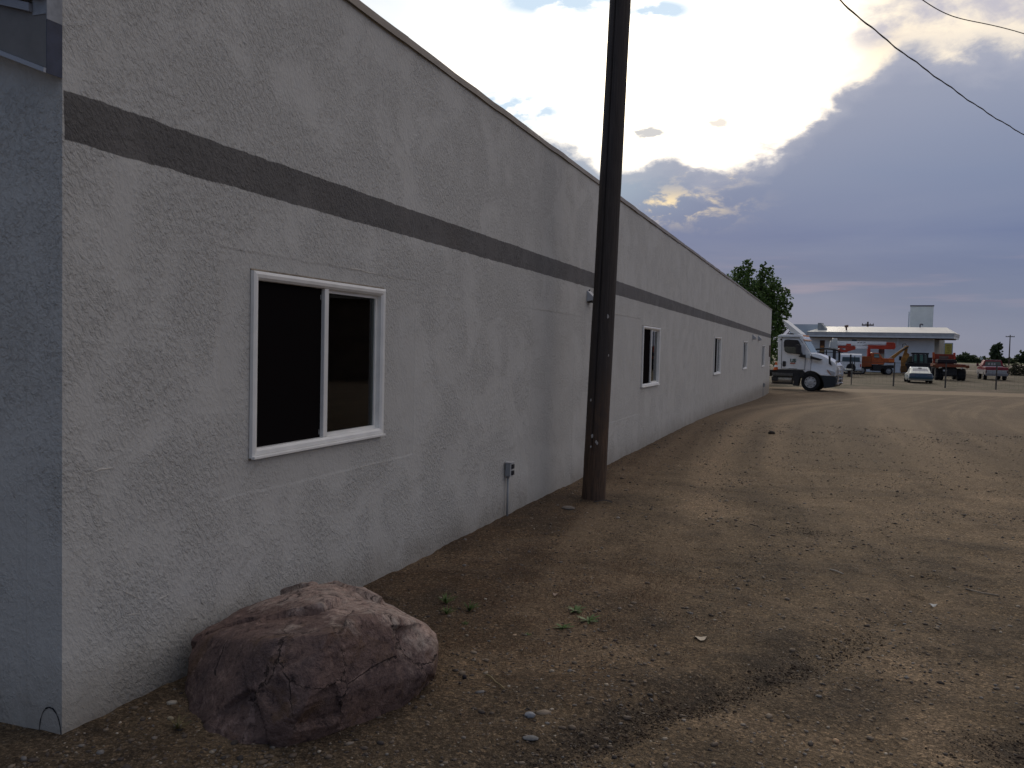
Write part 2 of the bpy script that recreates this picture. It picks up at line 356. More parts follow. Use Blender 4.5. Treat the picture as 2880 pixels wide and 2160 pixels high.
dry += 0.9*np.exp(-(tl/0.30)**2)*sst(6, 10, Y) + 0.6*np.exp(-((tl-0.9)/0.22)**2)*sst(9, 15, Y)
dry += 0.45*np.exp(-((X-1.8)/0.5)**2)*sst(6, 12, Y) + 0.38*sst(0.05, 0.4, -warp)*(Y < 14)
org = 0.9*np.exp(-((xw+1.6)/0.75)**2-((yw-5.6)/1.6)**2) + 0.75*(1-sst(0.2, 1.3, X+3+0.3*warp))*sst(3.2, 5, Y) + 0.3*np.exp(-((X+1.2)/0.8)**2-((Y-4.3)/.5)**2)
rocky = np.clip(0.8*np.exp(-((X-0.3)/1.2)**2-((Y-12)/5.0)**2) + 0.5*(1-sst(3.0, 4.2, Y)) + 0.5*np.exp(-((X+2.3)/.6)**2-((Y-5.2)/1.2)**2), 0, 1)
nx, ny = len(xs), len(ys)
V = np.stack([X, Y, Z], -1).reshape(-1, 3)
idx = np.arange(nx*ny).reshape(ny, nx)
F = np.stack([idx[:-1, :-1], idx[:-1, 1:], idx[1:, 1:], idx[1:, :-1]], -1).reshape(-1, 4)
gm = bpy.data.materials.new('dirt_and_gravel'); gm.use_nodes = True; n = NT(gm.node_tree); b = n.n['Principled BSDF']
b.inputs['Roughness'].default_value = 0.93; b.inputs['Specular IOR Level'].default_value = 0.2
g = n.new('ShaderNodeNewGeometry').outputs['Position']; at_ = n.new('ShaderNodeAttribute', attribute_name='soil'); ssn = n.new('ShaderNodeSeparateColor'); n.l.new(at_.outputs['Color'], ssn.inputs[0])
at2 = n.new('ShaderNodeAttribute', attribute_name='stony'); sp = n.new('ShaderNodeSeparateXYZ'); n.l.new(g, sp.inputs[0])
f1 = n.noise(g, 1.1, 6, 0.6); f2 = n.noise(g, 7, 6, 0.65); f3 = n.noise(g, 55, 5, 0.7)
col = n.mix(n.mr(f1, 0.3, 0.7, 0, 1), (0.200, 0.146, 0.089), (0.138, 0.101, 0.063))
col = n.mix(n.mr(f2, 0.35, 0.7, 0, 0.55), col, (0.095, 0.066, 0.038))
col = n.mix(n.m('MULTIPLY', ssn.outputs[2], n.mr(f2, 0.3, 0.58, 0.50, 1.0)), col, (0.092, 0.052, 0.027))
col = n.mix(n.m('MULTIPLY', ssn.outputs[1], n.mr(f3, 0.25, 0.6, 0.45, 1.0)), col, (0.31, 0.225, 0.145))
col = n.mix(n.m('MULTIPLY', ssn.outputs[0], n.mr(f2, 0.2, 0.6, 0.5, 1.0)), col, (0.030, 0.023, 0.018))
f4 = n.noise(g, 130, 3, 0.7)
col = n.mix(n.mr(f3, 0.50, 0.68, 0, 0.5), col, (0.27, 0.21, 0.15))
col = n.mix(n.mr(f3, 0.47, 0.33, 0, 0.75), col, (0.046, 0.032, 0.022))
col = n.mix(n.mr(f4, 0.47, 0.33, 0, 0.5), col, (0.05, 0.035, 0.025))
col = n.mix(n.mr(f4, 0.55, 0.70, 0, 0.4), col, (0.32, 0.25, 0.18))
# packed grit: every tiny stone its own tone
for sc__, amt in ((62, .55), (150, .45)):
    vg = n.new('ShaderNodeTexVoronoi'); n.put(vg.inputs['Vector'], n.xyz(sp.outputs[0], sp.outputs[1], 0.0)); vg.inputs['Scale'].default_value = sc__
    sg = n.new('ShaderNodeSeparateColor'); n.l.new(vg.outputs['Color'], sg.inputs[0])
    col = n.mix(amt, col, n.mix(1.0, col, n.ramp(sg.outputs[0], [(0, (.35, .33, .31)), (.5, (.85, .84, .83)), (.85, (1.35, 1.32, 1.27)), (1, (2.3, 2.2, 2.05))]), 'MULTIPLY'))
grit = n.m('SUBTRACT', 1.0, vg.outputs['Distance'])
# fine stones seen as speckle
vo = n.new('ShaderNodeTexVoronoi'); n.put(vo.inputs['Vector'], g); vo.inputs['Scale'].default_value = 42
sto = n.m('MULTIPLY', n.m('SUBTRACT', 1.0, n.ss(vo.outputs['Distance'], 0.18, 0.30)), n.ss(n.noise(g, 24, 2, 0.5), 0.50, 0.62))
sto = n.m('MULTIPLY', sto, n.mr(at2.outputs['Fac'], 0, 1, 0.55, 1.0))
sc_ = n.new('ShaderNodeSeparateColor'); n.l.new(vo.outputs['Color'], sc_.inputs[0])
stc = n.ramp(sc_.outputs[0], [(0, (.05, .045, .042)), (.5, (.17, .14, .115)), (.85, (.28, .25, .21)), (1, (.5, .47, .42))])
col = n.mix(sto, col, stc)
# beyond the yard: pale gravel lane, then a lot with dry grass
wy = n.m('ADD', n.m('ADD', sp.outputs[1], n.m('MULTIPLY', sp.outputs[0], -0.16)), n.m('MULTIPLY', n.m('SUBTRACT', n.noise(g, 0.8, 4, 0.6), 0.5), 1.3))
farn = n.noise(n.xyz(n.m('MULTIPLY', sp.outputs[0], 0.5), n.m('MULTIPLY', sp.outputs[1], 0.14), 0.0), 1.0, 6, 0.7)
uu_ = n.m('SUBTRACT', sp.outputs[0], n.m('MULTIPLY', n.m('POWER', n.m('ABSOLUTE', n.m('SUBTRACT', sp.outputs[1], 21.0)), 2.0), 0.0061))
trk = n.noise(n.xyz(n.m('MULTIPLY', uu_, 1.9), n.m('MULTIPLY', sp.outputs[1], 0.07), 0.0), 1.0, 5, 0.62, 0.25)
col = n.mix(n.m('MULTIPLY', n.mr(trk, 0.52, 0.66, 0, 0.32), n.ss(sp.outputs[1], 4.0, 8.0)), col, (0.27, 0.195, 0.125))
col = n.mix(n.m('MULTIPLY', n.mr(trk, 0.46, 0.34, 0, 0.38), n.ss(sp.outputs[1], 3.0, 6.0)), col, (0.085, 0.060, 0.042))
yard = n.mix(n.mr(farn, 0.35, 0.65, 0, 1), (0.182, 0.134, 0.088), (0.125, 0.092, 0.061))
yard = n.mix(n.mr(trk, 0.50, 0.66, 0, 0.45), yard, (0.29, 0.21, 0.135))
yard = n.mix(n.mr(trk, 0.47, 0.33, 0, 0.42), yard, (0.105, 0.078, 0.055))
yard = n.mix(n.mr(f2, 0.35, 0.7, 0, 0.4), yard, (0.085, 0.062, 0.045))
yard = n.mix(n.m('MULTIPLY', ssn.outputs[1], 0.6), yard, (0.31, 0.225, 0.145))
col = n.mix(n.ss(sp.outputs[1], 10.0, 26.0), col, yard)
col = n.mix(n.ss(wy, 51.5, 53.0), col, (0.25, 0.19, 0.13))
lot = n.mix(n.mr(farn, 0.38, 0.62, 0, 1), (0.115, 0.092, 0.062), (0.075, 0.066, 0.040))
lot = n.mix(n.ss(n.noise(g, 0.35, 5, 0.6), 0.52, 0.64), lot, (0.15, 0.115, 0.085))
col = n.mix(n.ss(wy, 55.4, 56.0), col, lot)
# gravel alley and field farther out
col = n.mix(n.m('ADD', n.m('MULTIPLY', n.ss(sp.outputs[1], 133, 135), n.m('SUBTRACT', 1.0, n.ss(sp.outputs[1], 141, 143))), n.m('MULTIPLY', n.ss(sp.outputs[1], 222, 228), n.m('SUBTRACT', 1.0, n.ss(sp.outputs[1], 270, 280)))), col, (0.24, 0.20, 0.16))
col = n.mix(n.ss(sp.outputs[1], 272, 285), col, (0.075, 0.085, 0.035))
n.put(b.inputs['Base Color'], col)
bp = n.new('ShaderNodeBump'); bp.inputs['Strength'].default_value = 1.0; bp.inputs['Distance'].default_value = 0.016
h = n.m('ADD', n.m('ADD', n.m('MULTIPLY', f2, 0.55), n.m('MULTIPLY', grit, 0.22)), n.m('ADD', n.m('MULTIPLY', f3, 1.3), n.m('MULTIPLY', sto, 0.5)))
n.l.new(h, bp.inputs['Height']); n.l.new(bp.outputs[0], b.inputs['Normal'])
ground = npmesh('ground', V, F, gm, smooth=True); tag(ground, None, None, kind='structure')
ca = ground.data.color_attributes.new('soil', 'FLOAT_COLOR', 'POINT')
cc = np.ones((nx*ny, 4), np.float32); cc[:, 0] = np.clip(damp, 0, 1).ravel(); cc[:, 1] = np.clip(dry, 0, 1).ravel(); cc[:, 2] = np.clip(org, 0, 1).ravel()
ca.data.foreach_set('color', cc.ravel())
fa = ground.data.attributes.new('stony', 'FLOAT', 'POINT'); fa.data.foreach_set('value', rocky.astype(np.float32).ravel())

from bisect import bisect_right
def zat(x, y):
    i = min(max(bisect_right(xs.tolist(), x)-1, 0), nx-2) if not hasattr(zat, 'l') else 0
    i = int(np.searchsorted(xs, x)-1); j = int(np.searchsorted(ys, y)-1); i = min(max(i, 0), nx-2); j = min(max(j, 0), ny-2)
    a = (x-xs[i])/(xs[i+1]-xs[i]); c = (y-ys[j])/(ys[j+1]-ys[j])
    return float((Z[j, i]*(1-a)+Z[j, i+1]*a)*(1-c)+(Z[j+1, i]*(1-a)+Z[j+1, i+1]*a)*c)
def zat_v(x, y):
    i = np.clip(np.searchsorted(xs, x)-1, 0, nx-2); j = np.clip(np.searchsorted(ys, y)-1, 0, ny-2)
    a = (x-xs[i])/(xs[i+1]-xs[i]); c = (y-ys[j])/(ys[j+1]-ys[j])
    return (Z[j, i]*(1-a)+Z[j, i+1]*a)*(1-c)+(Z[j+1, i]*(1-a)+Z[j+1, i+1]*a)*c

# loose gravel, one object
def ico():
    bm = bmesh.new(); bmesh.ops.create_icosphere(bm, subdivisions=1, radius=1.0)
    v = np.array([x.co[:] for x in bm.verts]); f = np.array([[y.index for y in x.verts] for x in bm.faces]); bm.free(); return v, f
iv, ifc = ico()
def scatter(name, px, py, size, mat, flat=0.55, sink=0.25):
    k = len(px); a = rng.uniform(0, 2*PI, k); sx = size*rng.uniform(0.7, 1.5, k); sy = size*rng.uniform(0.6, 1.1, k); sz = size*rng.uniform(flat*0.6, flat*1.3, k)
    vv = iv[None]*(1+rng.uniform(-0.22, 0.22, (k, len(iv), 1)))
    x = vv[..., 0]*sx[:, None]; y = vv[..., 1]*sy[:, None]; z = vv[..., 2]*sz[:, None]
    X_ = x*np.cos(a)[:, None]-y*np.sin(a)[:, None]+px[:, None]; Y_ = x*np.sin(a)[:, None]+y*np.cos(a)[:, None]+py[:, None]
    Z_ = z+(zat_v(px, py)+sz*(0.5-sink))[:, None]
    V_ = np.stack([X_, Y_, Z_], -1).reshape(-1, 3); F_ = (ifc[None]+(np.arange(k)*len(iv))[:, None, None]).reshape(-1, 3)
    return npmesh(name, V_, F_, mat)
pm = bpy.data.materials.new('pebbles'); pm.use_nodes = True; n = NT(pm.node_tree); b = n.n['Principled BSDF']; b.inputs['Roughness'].default_value = 0.8
ge = n.new('ShaderNodeNewGeometry'); rp = n.ramp(ge.outputs['Random Per Island'], [(0, (.030, .025, .024)), (.25, (.070, .053, .042)), (.50, (.135, .100, .070)), (.72, (.24, .185, .13)), (.88, (.17, .165, .16)), (.965, (.34, .28, .20)), (.99, (.55, .48, .38)), (1, (.50, .32, .18))])
n.put(b.inputs['Base Color'], n.mix(n.mr(n.noise(ge.outputs['Position'], 200, 2), .4, .6, 0, .3), rp, (.09, .07, .055)))
k = 110000
yy = 2.2+(rng.random(k)**1.7)*20; xx = -2.97+rng.random(k)*(np.minimum(1.2+yy*0.42, 6.0)+2.97)
dens = np.clip(0.35+0.9*(mnoise_v := np.array([mnoise.noise(Vector((a*1.3, c*1.3, 3))) for a, c in zip(xx, yy)])), 0.08, 1)
keep = rng.random(k) < dens
xx, yy = xx[keep], yy[keep]
size = np.exp(rng.normal(math.log(0.0036), 0.58, len(xx))); size = np.clip(size, 0.002, 0.018)*(1+0.03*yy)*(1+0.55*(1-sst(3.4, 4.6, yy))*rng.random(len(yy)))
tag(scatter('gravel', xx, yy, size, pm), 'small brown and grey pebbles strewn over the dirt yard', 'gravel', kind='stuff')

cx_ = []; cy_ = []
for k_ in range(3000):
    i_ = random.randrange(len(WET)-2); t_ = random.random(); a_, b_ = WET[i_], WET[i_+1]
    cx_.append(a_[0]+(b_[0]-a_[0])*t_+random.gauss(0, .085)+.06); cy_.append(a_[1]+(b_[1]-a_[1])*t_+random.gauss(0, .07))
for k_ in range(700): cx_.append(random.gauss(.82, .16)); cy_.append(random.gauss(4.15, .14))
for k_ in range(250): cx_.append(random.gauss(-.15, .16)); cy_.append(random.gauss(8.6, .10))
cx_ = np.array(cx_); cy_ = np.array(cy_)
tag(scatter('dirt_crumbs', cx_, cy_, np.clip(np.exp(rng.normal(math.log(.0030), .45, len(cx_))), .0012, .009), pmat('dark_soil', (.075, .052, .036), .95, var=.5, vscale=30), .7, .1), 'dark damp soil crumbs along the wet tire rut', 'soil', kind='stuff')

# dry reddish weed litter, one object
def blades(px, py, lo, hi, wd, tilt):
    k = len(px); a = rng.uniform(0, 2*PI, k); L = rng.uniform(lo, hi, k); t = rng.uniform(*tilt, k)
    dx, dy = np.cos(a), np.sin(a); z0 = zat_v(px, py)
    P0 = np.stack([px, py, z0-0.002], -1); P1 = P0+np.stack([dx*np.cos(t)*L, dy*np.cos(t)*L, np.sin(t)*L+0.003], -1)
    W_ = np.stack([-dy, dx, np.zeros(k)], -1)*wd*rng.uniform(.6, 1.3, k)[:, None]
    V_ = np.stack([P0-W_, P0+W_, P1], 1).reshape(-1, 3); return V_, np.arange(3*k).reshape(-1, 3)
lm = bpy.data.materials.new('dry_litter'); lm.use_nodes = True; n = NT(lm.node_tree); b = n.n['Principled BSDF']; b.inputs['Roughness'].default_value = 0.9
ge = n.new('ShaderNodeNewGeometry'); n.put(b.inputs['Base Color'], n.ramp(ge.outputs['Random Per Island'], [(0, (.05, .022, .014)), (.5, (.105, .050, .028)), (.85, (.14, .085, .045)), (1, (.24, .19, .11))]))
k = 42000; lx = rng.normal(-1.55, 0.62, k); ly = rng.normal(5.7, 1.25, k)
lx2 = -2.98+np.abs(rng.normal(0, 0.35, 9000)); ly2 = rng.uniform(3.0, 20, 9000)
lx = np.concatenate([lx, lx2]); ly = np.concatenate([ly, ly2])
cl = np.array([mnoise.noise(Vector((a*3.2, c*3.2, 8))) for a, c in zip(lx, ly)])
ok = (lx > -2.98) & (ly > 2.6) & (rng.random(len(lx)) < np.clip(0.35+1.4*cl, 0, 1))
v_, f_ = blades(lx[ok], ly[ok], 0.008, 0.040, 0.0016, (0.0, 0.8))
tag(npmesh('dry_litter', v_, f_, lm), 'reddish brown dried weed bits scattered on the dirt along the wall', 'dead weeds', kind='stuff')

# ------------------------------------------------------------------ the long stucco building
WX, Y0, Y1, TOP = -3.0, 2.74, 47.5, 3.885
bl = thing('stucco_building', 'long grey stucco building with a dark painted band and white sliding windows', 'building', (WX, Y0, 0))
def L(x, y, z): return (x-WX, y-Y0, z)
wins = [(3.98, 5.48, 1.045, 2.082), (14.50, 16.06, 1.050, 2.095), (24.06, 25.58, 1.045, 2.088), (32.42, 33.98, 1.050, 2.080), (41.5, 43.2, 1.010, 2.015)]
mb = MB(); T = 0.2; ycur = Y0; zb = -0.7
def wbox(ya, yb, za, zc): mb.box(L(WX-T, ya, za), L(WX, yb, zc))
for (ya, yb, za, zc) in wins:
    wbox(ycur, ya, zb, TOP); wbox(ya, yb, zb, za); wbox(ya, yb, zc, TOP); ycur = yb
wbox(ycur, Y1, zb, TOP)
mb.build('long_wall', WALL, bl, fix=False)
mb = MB(); mb.box(L(WX-12, Y0, zb), L(WX-T-0.001, Y0+0.2, TOP)); mb.build('end_wall', WALL_END, bl)
mb = MB(); mb.box(L(-12, -5.0, zb), L(-6.2, Y0-0.002, 3.1)); mb.build('added_sky_block', WALL_END, bl)  # unseen box added left of the view, blocks sky light from the end wall
mb = MB(); mb.box(L(WX-12, Y1-0.2, zb), L(WX-T-0.001, Y1, TOP)); mb.box(L(WX-12.2, Y0, zb), L(WX-12.001, Y1, TOP)); mb.build('rear_wall', WALL_END, bl)
mb = MB(); mb.box(L(WX-12, Y0+0.2, TOP-0.35), L(WX-T-0.001, Y1-0.2, TOP-0.2)); mb.build('roof', pmat('roofing', (0.2, 0.19, 0.18), 0.9, var=.3), bl)
# dim rooms behind the glass
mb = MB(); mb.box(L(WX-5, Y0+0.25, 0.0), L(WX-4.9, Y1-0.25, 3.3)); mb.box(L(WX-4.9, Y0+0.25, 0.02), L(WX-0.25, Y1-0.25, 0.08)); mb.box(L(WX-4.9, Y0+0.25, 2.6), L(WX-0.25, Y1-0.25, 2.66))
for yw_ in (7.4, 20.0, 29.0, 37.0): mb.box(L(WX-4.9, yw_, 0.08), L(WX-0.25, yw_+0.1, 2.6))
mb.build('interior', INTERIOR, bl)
mb = MB(); mb.box(L(WX-2.2, 7.30, 0.9), L(WX-1.4, 7.395, 2.0)); mb.build('interior_panel', pmat('interior_panel', (0.25, 0.27, 0.25), .7), bl)
mb = MB(); mb.box(L(WX-.215, 4.80, .95), L(WX-.205, 5.52, 2.2)); mb.build('added_backing', pmat('added_backing', (.66, .52, .42), .9, var=.15, vscale=1.5), bl)  # board added close behind the near right pane to brighten it
mb = MB(); mb.box(L(WX-.215, 5.521, .95), L(WX-.206, 5.95, 2.2)); mb.build('added_backing', pmat('added_backing_strip', (.50, .55, .50), .9, var=.15), bl)  # added paler strip for the tone at the pane's right edge
# corner strip of the dark band that turns the corner as a narrow edge
# metal coping along the top, in slightly misfitted lengths
cm = pmat('coping_metal', (0.27, 0.225, 0.175), 0.5, metal=0.0, spec=0.5, var=0.25, vscale=2)
y = Y0-0.03; i = 0
while y < Y1:
    ln = 3.05; y2 = min(y+ln, Y1+0.03); o1 = random.uniform(-.006, .006); o2 = random.uniform(-.006, .006); h0, h1 = TOP+.048, TOP-.006
    k = 14; mb = MB(); ring = []
    for j in range(k+1):
        t = j/k; yy_ = y+(y2-y)*t; wv = 0.010*fbm(yy_*1.3, 2.0, 0, 3)+(o1*(1-t)+o2*t); wz = 0.007*fbm(yy_*1.7, 7.0, 0, 3)
        bulge = 0.018*math.exp(-((t-0.97)/0.03)**2) if i % 2 else 0
        ring.append([L(WX-0.30, yy_, h0+wz), L(WX+0.014+wv, yy_, h0+wz+0.003), L(WX+0.020+wv+bulge, yy_, h1+wz-o1), L(WX+0.004, yy_, h1+wz+.003)])
    vs = [p for r_ in ring for p in r_]; fs = []
    for j in range(k):
        for q in range(3): fs.append((j*4+q, j*4+q+1, j*4+q+5, j*4+q+4))
    mb.add(vs, fs); ob = mb.build('coping', cm, bl, fix=False)
    sd_ = ob.modifiers.new('thick', 'SOLIDIFY'); sd_.thickness = 0.003
    y = y2+0.003; i += 1
# stucco seams: short raised edges of old patches
sm = pmat('stucco_ridge', (0.60, 0.57, 0.51), 0.7, bump=.5, bscale=90)
def seam(ya, za, yb, zc, w_=0.007):
    mb = MB(); k = 26; vs = []; fs = []
    for j in range(k+1):
        t = j/k; yy_ = ya+(yb-ya)*t; z_ = za+(zc-za)*t+0.008*fbm(yy_*9, z_ if False else za*3, 0, 3); ww = 1.7*w_*(0.6+0.7*abs(fbm(yy_*14, 4, 1, 2)))*math.sin(PI*min(max(t, .04), .96))**0.4
        vs += [L(WX-.002, yy_, z_-ww), L(WX+ww*0.9, yy_, z_+ww*.2), L(WX-.002, yy_, z_+ww)]
    for j in range(k):
        for q in range(2): fs.append((j*3+q, j*3+q+1, j*3+q+4, j*3+q+3))
    mb.add(vs, fs); mb.build('stucco_seam', sm, bl, fix=False, smooth=True)
def crackline(P, w_=.004):
    for a_, b_ in zip(P[:-1], P[1:]): pass
    mb = MB(); vs = []; fs = []; k = 0; n_ = len(P)-1
    for i_ in range(n_):
        (ya, za), (yb, zb2) = P[i_], P[i_+1]; m_ = max(4, int(abs(yb-ya)/.02))
        for j in range(m_+(i_ == n_-1)):
            t = j/m_; tt = (i_+t)/n_; yy_ = ya+(yb-ya)*t; z_ = za+(zb2-za)*t+.006*fbm(yy_*11, za*7, 0, 3)
            ww = w_*math.sin(PI*min(max(tt, .02), .98))**.7*max(.12, .5+1.4*fbm(yy_*16, 3.3, za, 2)); vs += [L(WX-.002, yy_, z_-ww), L(WX+ww*.8, yy_, z_+ww*.2), L(WX-.002, yy_, z_+ww)]; k += 1
    for j in range(k-1):
        for q_ in range(2): fs.append((j*3+q_, j*3+q_+1, j*3+q_+4, j*3+q_+3))
    mb.add(vs, fs); mb.build('stucco_seam', sm, bl, fix=False, smooth=True)
for P_, w_ in (([(2.84, 1.10), (2.94, 1.115), (3.05, 1.11)], .005), ([(2.81, 1.36), (3.06, 1.36), (3.32, 1.33)], .002), ([(2.90, .61), (3.06, .55), (3.17, .48), (3.28, .44), (3.42, .45), (3.52, .42)], .005),
               ([(3.43, 1.27), (3.58, 1.30), (3.72, 1.28), (3.95, 1.27)], .003), ([(3.09, .42), (3.2, .40)], .004), ([(4.1, 1.025), (4.61, 1.02), (5.14, 1.01), (5.4, .99)], .006), ([(4.9, .84), (5.34, .845), (5.98, .83)], .004),
               ([(4.86, 2.19), (5.2, 2.185), (5.96, 2.16)], .007), ([(8.75, 2.12), (9.5, 2.11), (10.4, 2.09)], .006), ([(12.2, 2.22), (12.6, 2.215), (13.1, 2.20)], .009), ([(19, 2.2), (19.6, 2.19)], .010), ([(6.6, .95), (7.3, 1.0)], .003), ([(9.2, .62), (9.7, .66)], .004)):
    crackline(P_, w_)
# windows
def make_window(ya, yb, za, zc):
    e = bpy.data.objects.new('window', None); C.objects.link(e); e.parent = bl; e.location = L(WX, ya, za); W_, H_ = yb-ya, zc-za
    fwid = 0.055
    def ring(x0, x1, w_, o=0.0):
        m_ = MB(); m_.box((x0, o, o), (x1, W_-o, o+w_)); m_.box((x0, o, H_-o-w_), (x1, W_-o, H_-o)); m_.box((x0, o, o+w_+.0005), (x1, o+w_, H_-o-w_-.0005)); m_.box((x0, W_-o-w_, o+w_+.0005), (x1, W_-o, H_-o-w_-.0005)); return m_
    # outer flange with mitred, rounded profile
    m_ = MB(); prof = [(0.002, 0.0), (0.022, 0.002), (0.028, 0.018), (0.025, 0.036), (0.012, 0.050), (-0.02, 0.052)]
    cor = [(0, 0, 1, 1), (W_, 0, -1, 1), (W_, H_, -1, -1), (0, H_, 1, -1)]
    vs = []; 
    for (cy, cz, sy, sz) in cor:
        for (px_, d) in prof: vs.append((px_, cy+sy*d, cz+sz*d))
    np_ = len(prof); fs = []
    for q in range(4):
        for j in range(np_-1):
            a, b_ = q*np_+j, ((q+1) % 4)*np_+j; fs.append((a, b_, b_+1, a+1))
    m_.add(vs, fs); fr = m_.build('window_frame', VINYL, e)
    for za_, zb_ in ((-.012, -.001), (H_+.001, H_+.010)):
        mc = MB(); mc.box((-0.001, -.004, za_), (.006, W_+.004, zb_)); mc.build('caulk', pmat('old_caulk', (.36, .30, .23), .8, var=.5, vscale=14), e, bevel=.002)
    m2 = MB(); m2.box((-0.018, W_/2-0.020, 0.051), (0.012, W_/2+0.026, H_-0.051)); m2.build('meeting_rail', VINYL, e, bevel=.004)
    m3 = ring(-0.05, -0.019, 0.022, 0.050); m3.build('sash', VINYL, e)
    m4 = MB(); m4.box((0.012, 0.0, -0.006), (0.040, W_, 0.010)); m4.build('sill_lip', VINYL, e, bevel=.003)
    m5 = MB(); m5.box((-0.034, W_/2+0.027, 0.072), (-0.030, W_-0.072, H_-0.072)); m5.build('pane', GLASS, e)
    m6 = MB(); m6.box((-0.044, 0.072, 0.072), (-0.040, W_/2-0.02, H_-0.072)); m6.build('pane', GLASS, e)
    m7 = MB(); m7.box((-0.016, 0.052, 0.052), (-0.013, W_/2-0.021, H_-0.052)); m7.build('insect_screen', SCREEN, e)
    for zl in (0.07, H_-0.12):
        m8 = MB(); m8.box((-0.0125, W_/2-0.036, zl), (-0.010, W_/2-0.030, zl+.03)); m8.build('latch', GREYM, e)
for wn in wins: make_window(*wn)
# rake fascia of the end roof, at the near corner
fa_m = pmat('fascia_paint', (.20, .19, .18), .6, var=.2)
rk = bpy.data.objects.new('eave', None); C.objects.link(rk); rk.parent = bl
mb = MB(); mb.prism([(-3.0, .0)]*0 or [(-0.0, 2.745), (0.0, 2.985), (-1.6, 3.40), (-1.6, 3.37-0.02), ][:0] or [(-1.7, 3.41), (0.0, 2.772), (0.0, 2.985), (-1.7, 3.44)], -0.075, -0.001)
mb.build('fascia_board', fa_m, rk)
mb = MB(); mb.prism([(-1.7, 3.441), (-0.075, 2.999), (-0.075, 3.032), (-1.7, 3.47)], -0.095, -0.001); mb.build('fascia_trim', pmat('trim_paint', (.26, .27, .30), .5), rk)
mb = MB(); mb.prism([(-1.7, 3.382), (-0.0, 2.752), (0.0, 2.771), (-1.7, 3.409)], -0.090, -0.001); mb.build('soffit_strip', pmat('trim_pale', (.36, .38, .42), .5), rk)
mb = MB(); mb.box((0.0005, -0.078, 2.752), (0.003, -0.003, 2.965)); mb.build('end_flashing', pmat('dark_blue_flashing', (.05, .06, .10), .5, var=.4, vscale=12), rk)
mb = MB(); mb.box((0.0005, -0.078, 2.966), (0.003, -0.003, 3.10)); mb.box((-0.073, -0.078, 2.987), (0.0, -0.003, 3.10)); mb.build('end_trim', pmat('pale_end_trim', (.33, .35, .38), .6, var=.3, vscale=20), rk)
# ragged strip of pale foil on the eave
mb = MB(); vs = []; fs = []; k = 20
for j in range(k+1):
    t = j/k; x_ = -0.40+0.40*t; z_ = 3.055+0.07*(1-t)
    vs += [(x_, -0.10-0.01*random.random(), z_-0.012*random.random()-.01), (x_, -0.05, z_+0.03), (x_, -0.005, z_+0.035)]
for j in range(k):
    for q in range(2): fs.append((j*3+q, j*3+q+3, j*3+q+4, j*3+q+1))
mb.add(vs, fs); mb.build('torn_foil', pmat('pale_foil', (.5, .58, .66), .35, spec=.6), rk, fix=False)
# chipped patch low on the corner
mb = MB(); vs = []; fs = []; k = 22
for j in range(k+1):
    a = PI*(0.02+0.96*j/k); r1, r2 = 0.112, 0.109
    for r_ in (r1+0.005*random.random(), r2-0.006*max(0, random.random()-.4)): vs.append((-0.045-r_*math.cos(a)*0.55-0.02, -0.002, 0.0+r_*math.sin(a)*1.05))
for j in range(k): fs.append((2*j, 2*j+1, 2*j+3, 2*j+2))
mb.add(vs, fs); mb.build('crack', pmat('crack_dark', (.02, .02, .025), .9), bl, fix=False)

# wall lights
def wedge_light(y, z, s, label):
    t = thing('wall_light', label, 'wall light', (WX, y, z), 0, 'wedge wall lights under the dark band')
    mb = MB(); mb.prismx([(0, 0)]*0 or [(0, 0)], 0, 0) if False else None
    mb = MB(); P = [(0.003, -.075, 1), (.003, .075, 1)]
    w_, d, h = 0.11*s, 0.13*s, 0.17*s
    vs = [(0.002, -w_, h), (0.002, w_, h), (d, w_*.85, h*.28), (d, -w_*.85, h*.28), (0.002, -w_, 0), (0.002, w_, 0), (d*.93, w_*.8, h*.12), (d*.93, -w_*.8, h*.12)]
    mb.add(vs, [(0, 1, 2, 3), (3, 2, 6, 7), (0, 3, 7, 4), (1, 5, 6, 2), (4, 7, 6, 5), (0, 4, 5, 1)]); mb.build('housing', pmat('light_housing', (.40, .42, .45), .4, spec=.5), t, bevel=.006*s)
    mb = MB(); mb.box((0.015, -w_*.7, -0.012), (d*.8, w_*.7, -0.001)); mb.build('lens', DARKM, t)
    mb = MB(); mb.cyl((.004, 0, h+.0), (.02, 0, h+.012), .008, .008, 8); mb.build('screw', DARKM, t)
wedge_light(11.0, 2.30, 0.85, 'grey wedge wall light half hidden behind the wooden pole')
wedge_light(36.3, 2.20, 1.15, 'pale wedge wall light, left one of the pair near the far end of the wall')
wedge_light(39.2, 2.20, 1.15, 'pale wedge wall light, right one of the pair nearest the far wall corner')

# outlet box with conduit
def outlet(y, z, zg_, s, label):
    t = thing('outlet_box', label, 'electrical box', (WX, y, zg_), 0, 'outlet boxes with conduit low on the wall')
    zz = z-zg_
    mb = MB(); mb.box((0.012, -.04*s, zz-.062*s), (.060*s, .04*s, zz+.062*s)); mb.build('box', GREYM, t, bevel=.004)
    mb = MB(); mb.box((.0605*s, -.043*s, zz-.066*s), (.066*s, .043*s, zz+.066*s)); mb.box((.008, -.046*s, zz+.0625*s), (.075*s, .046*s, zz+.070*s)); mb.build('cover_plate', pmat('pale_cover', (.5, .5, .5), .4), t)
    for dz in (-.03, .03):
        mb = MB(); mb.box((.0665*s, -.026*s, zz+dz*s-.022*s), (.082*s, .026*s, zz+dz*s+.020*s)); mb.build('receptacle', BLACKP, t, bevel=.004)
    mb = MB(); mb.cyl((.028, 0, -0.05), (.028, 0, zz-.063*s), .011, .011, 12); mb.cyl((.028, 0, zz-.085*s), (.028, 0, zz-.062*s), .016, .016, 12); mb.build('conduit', GREYM, t, smooth=True)
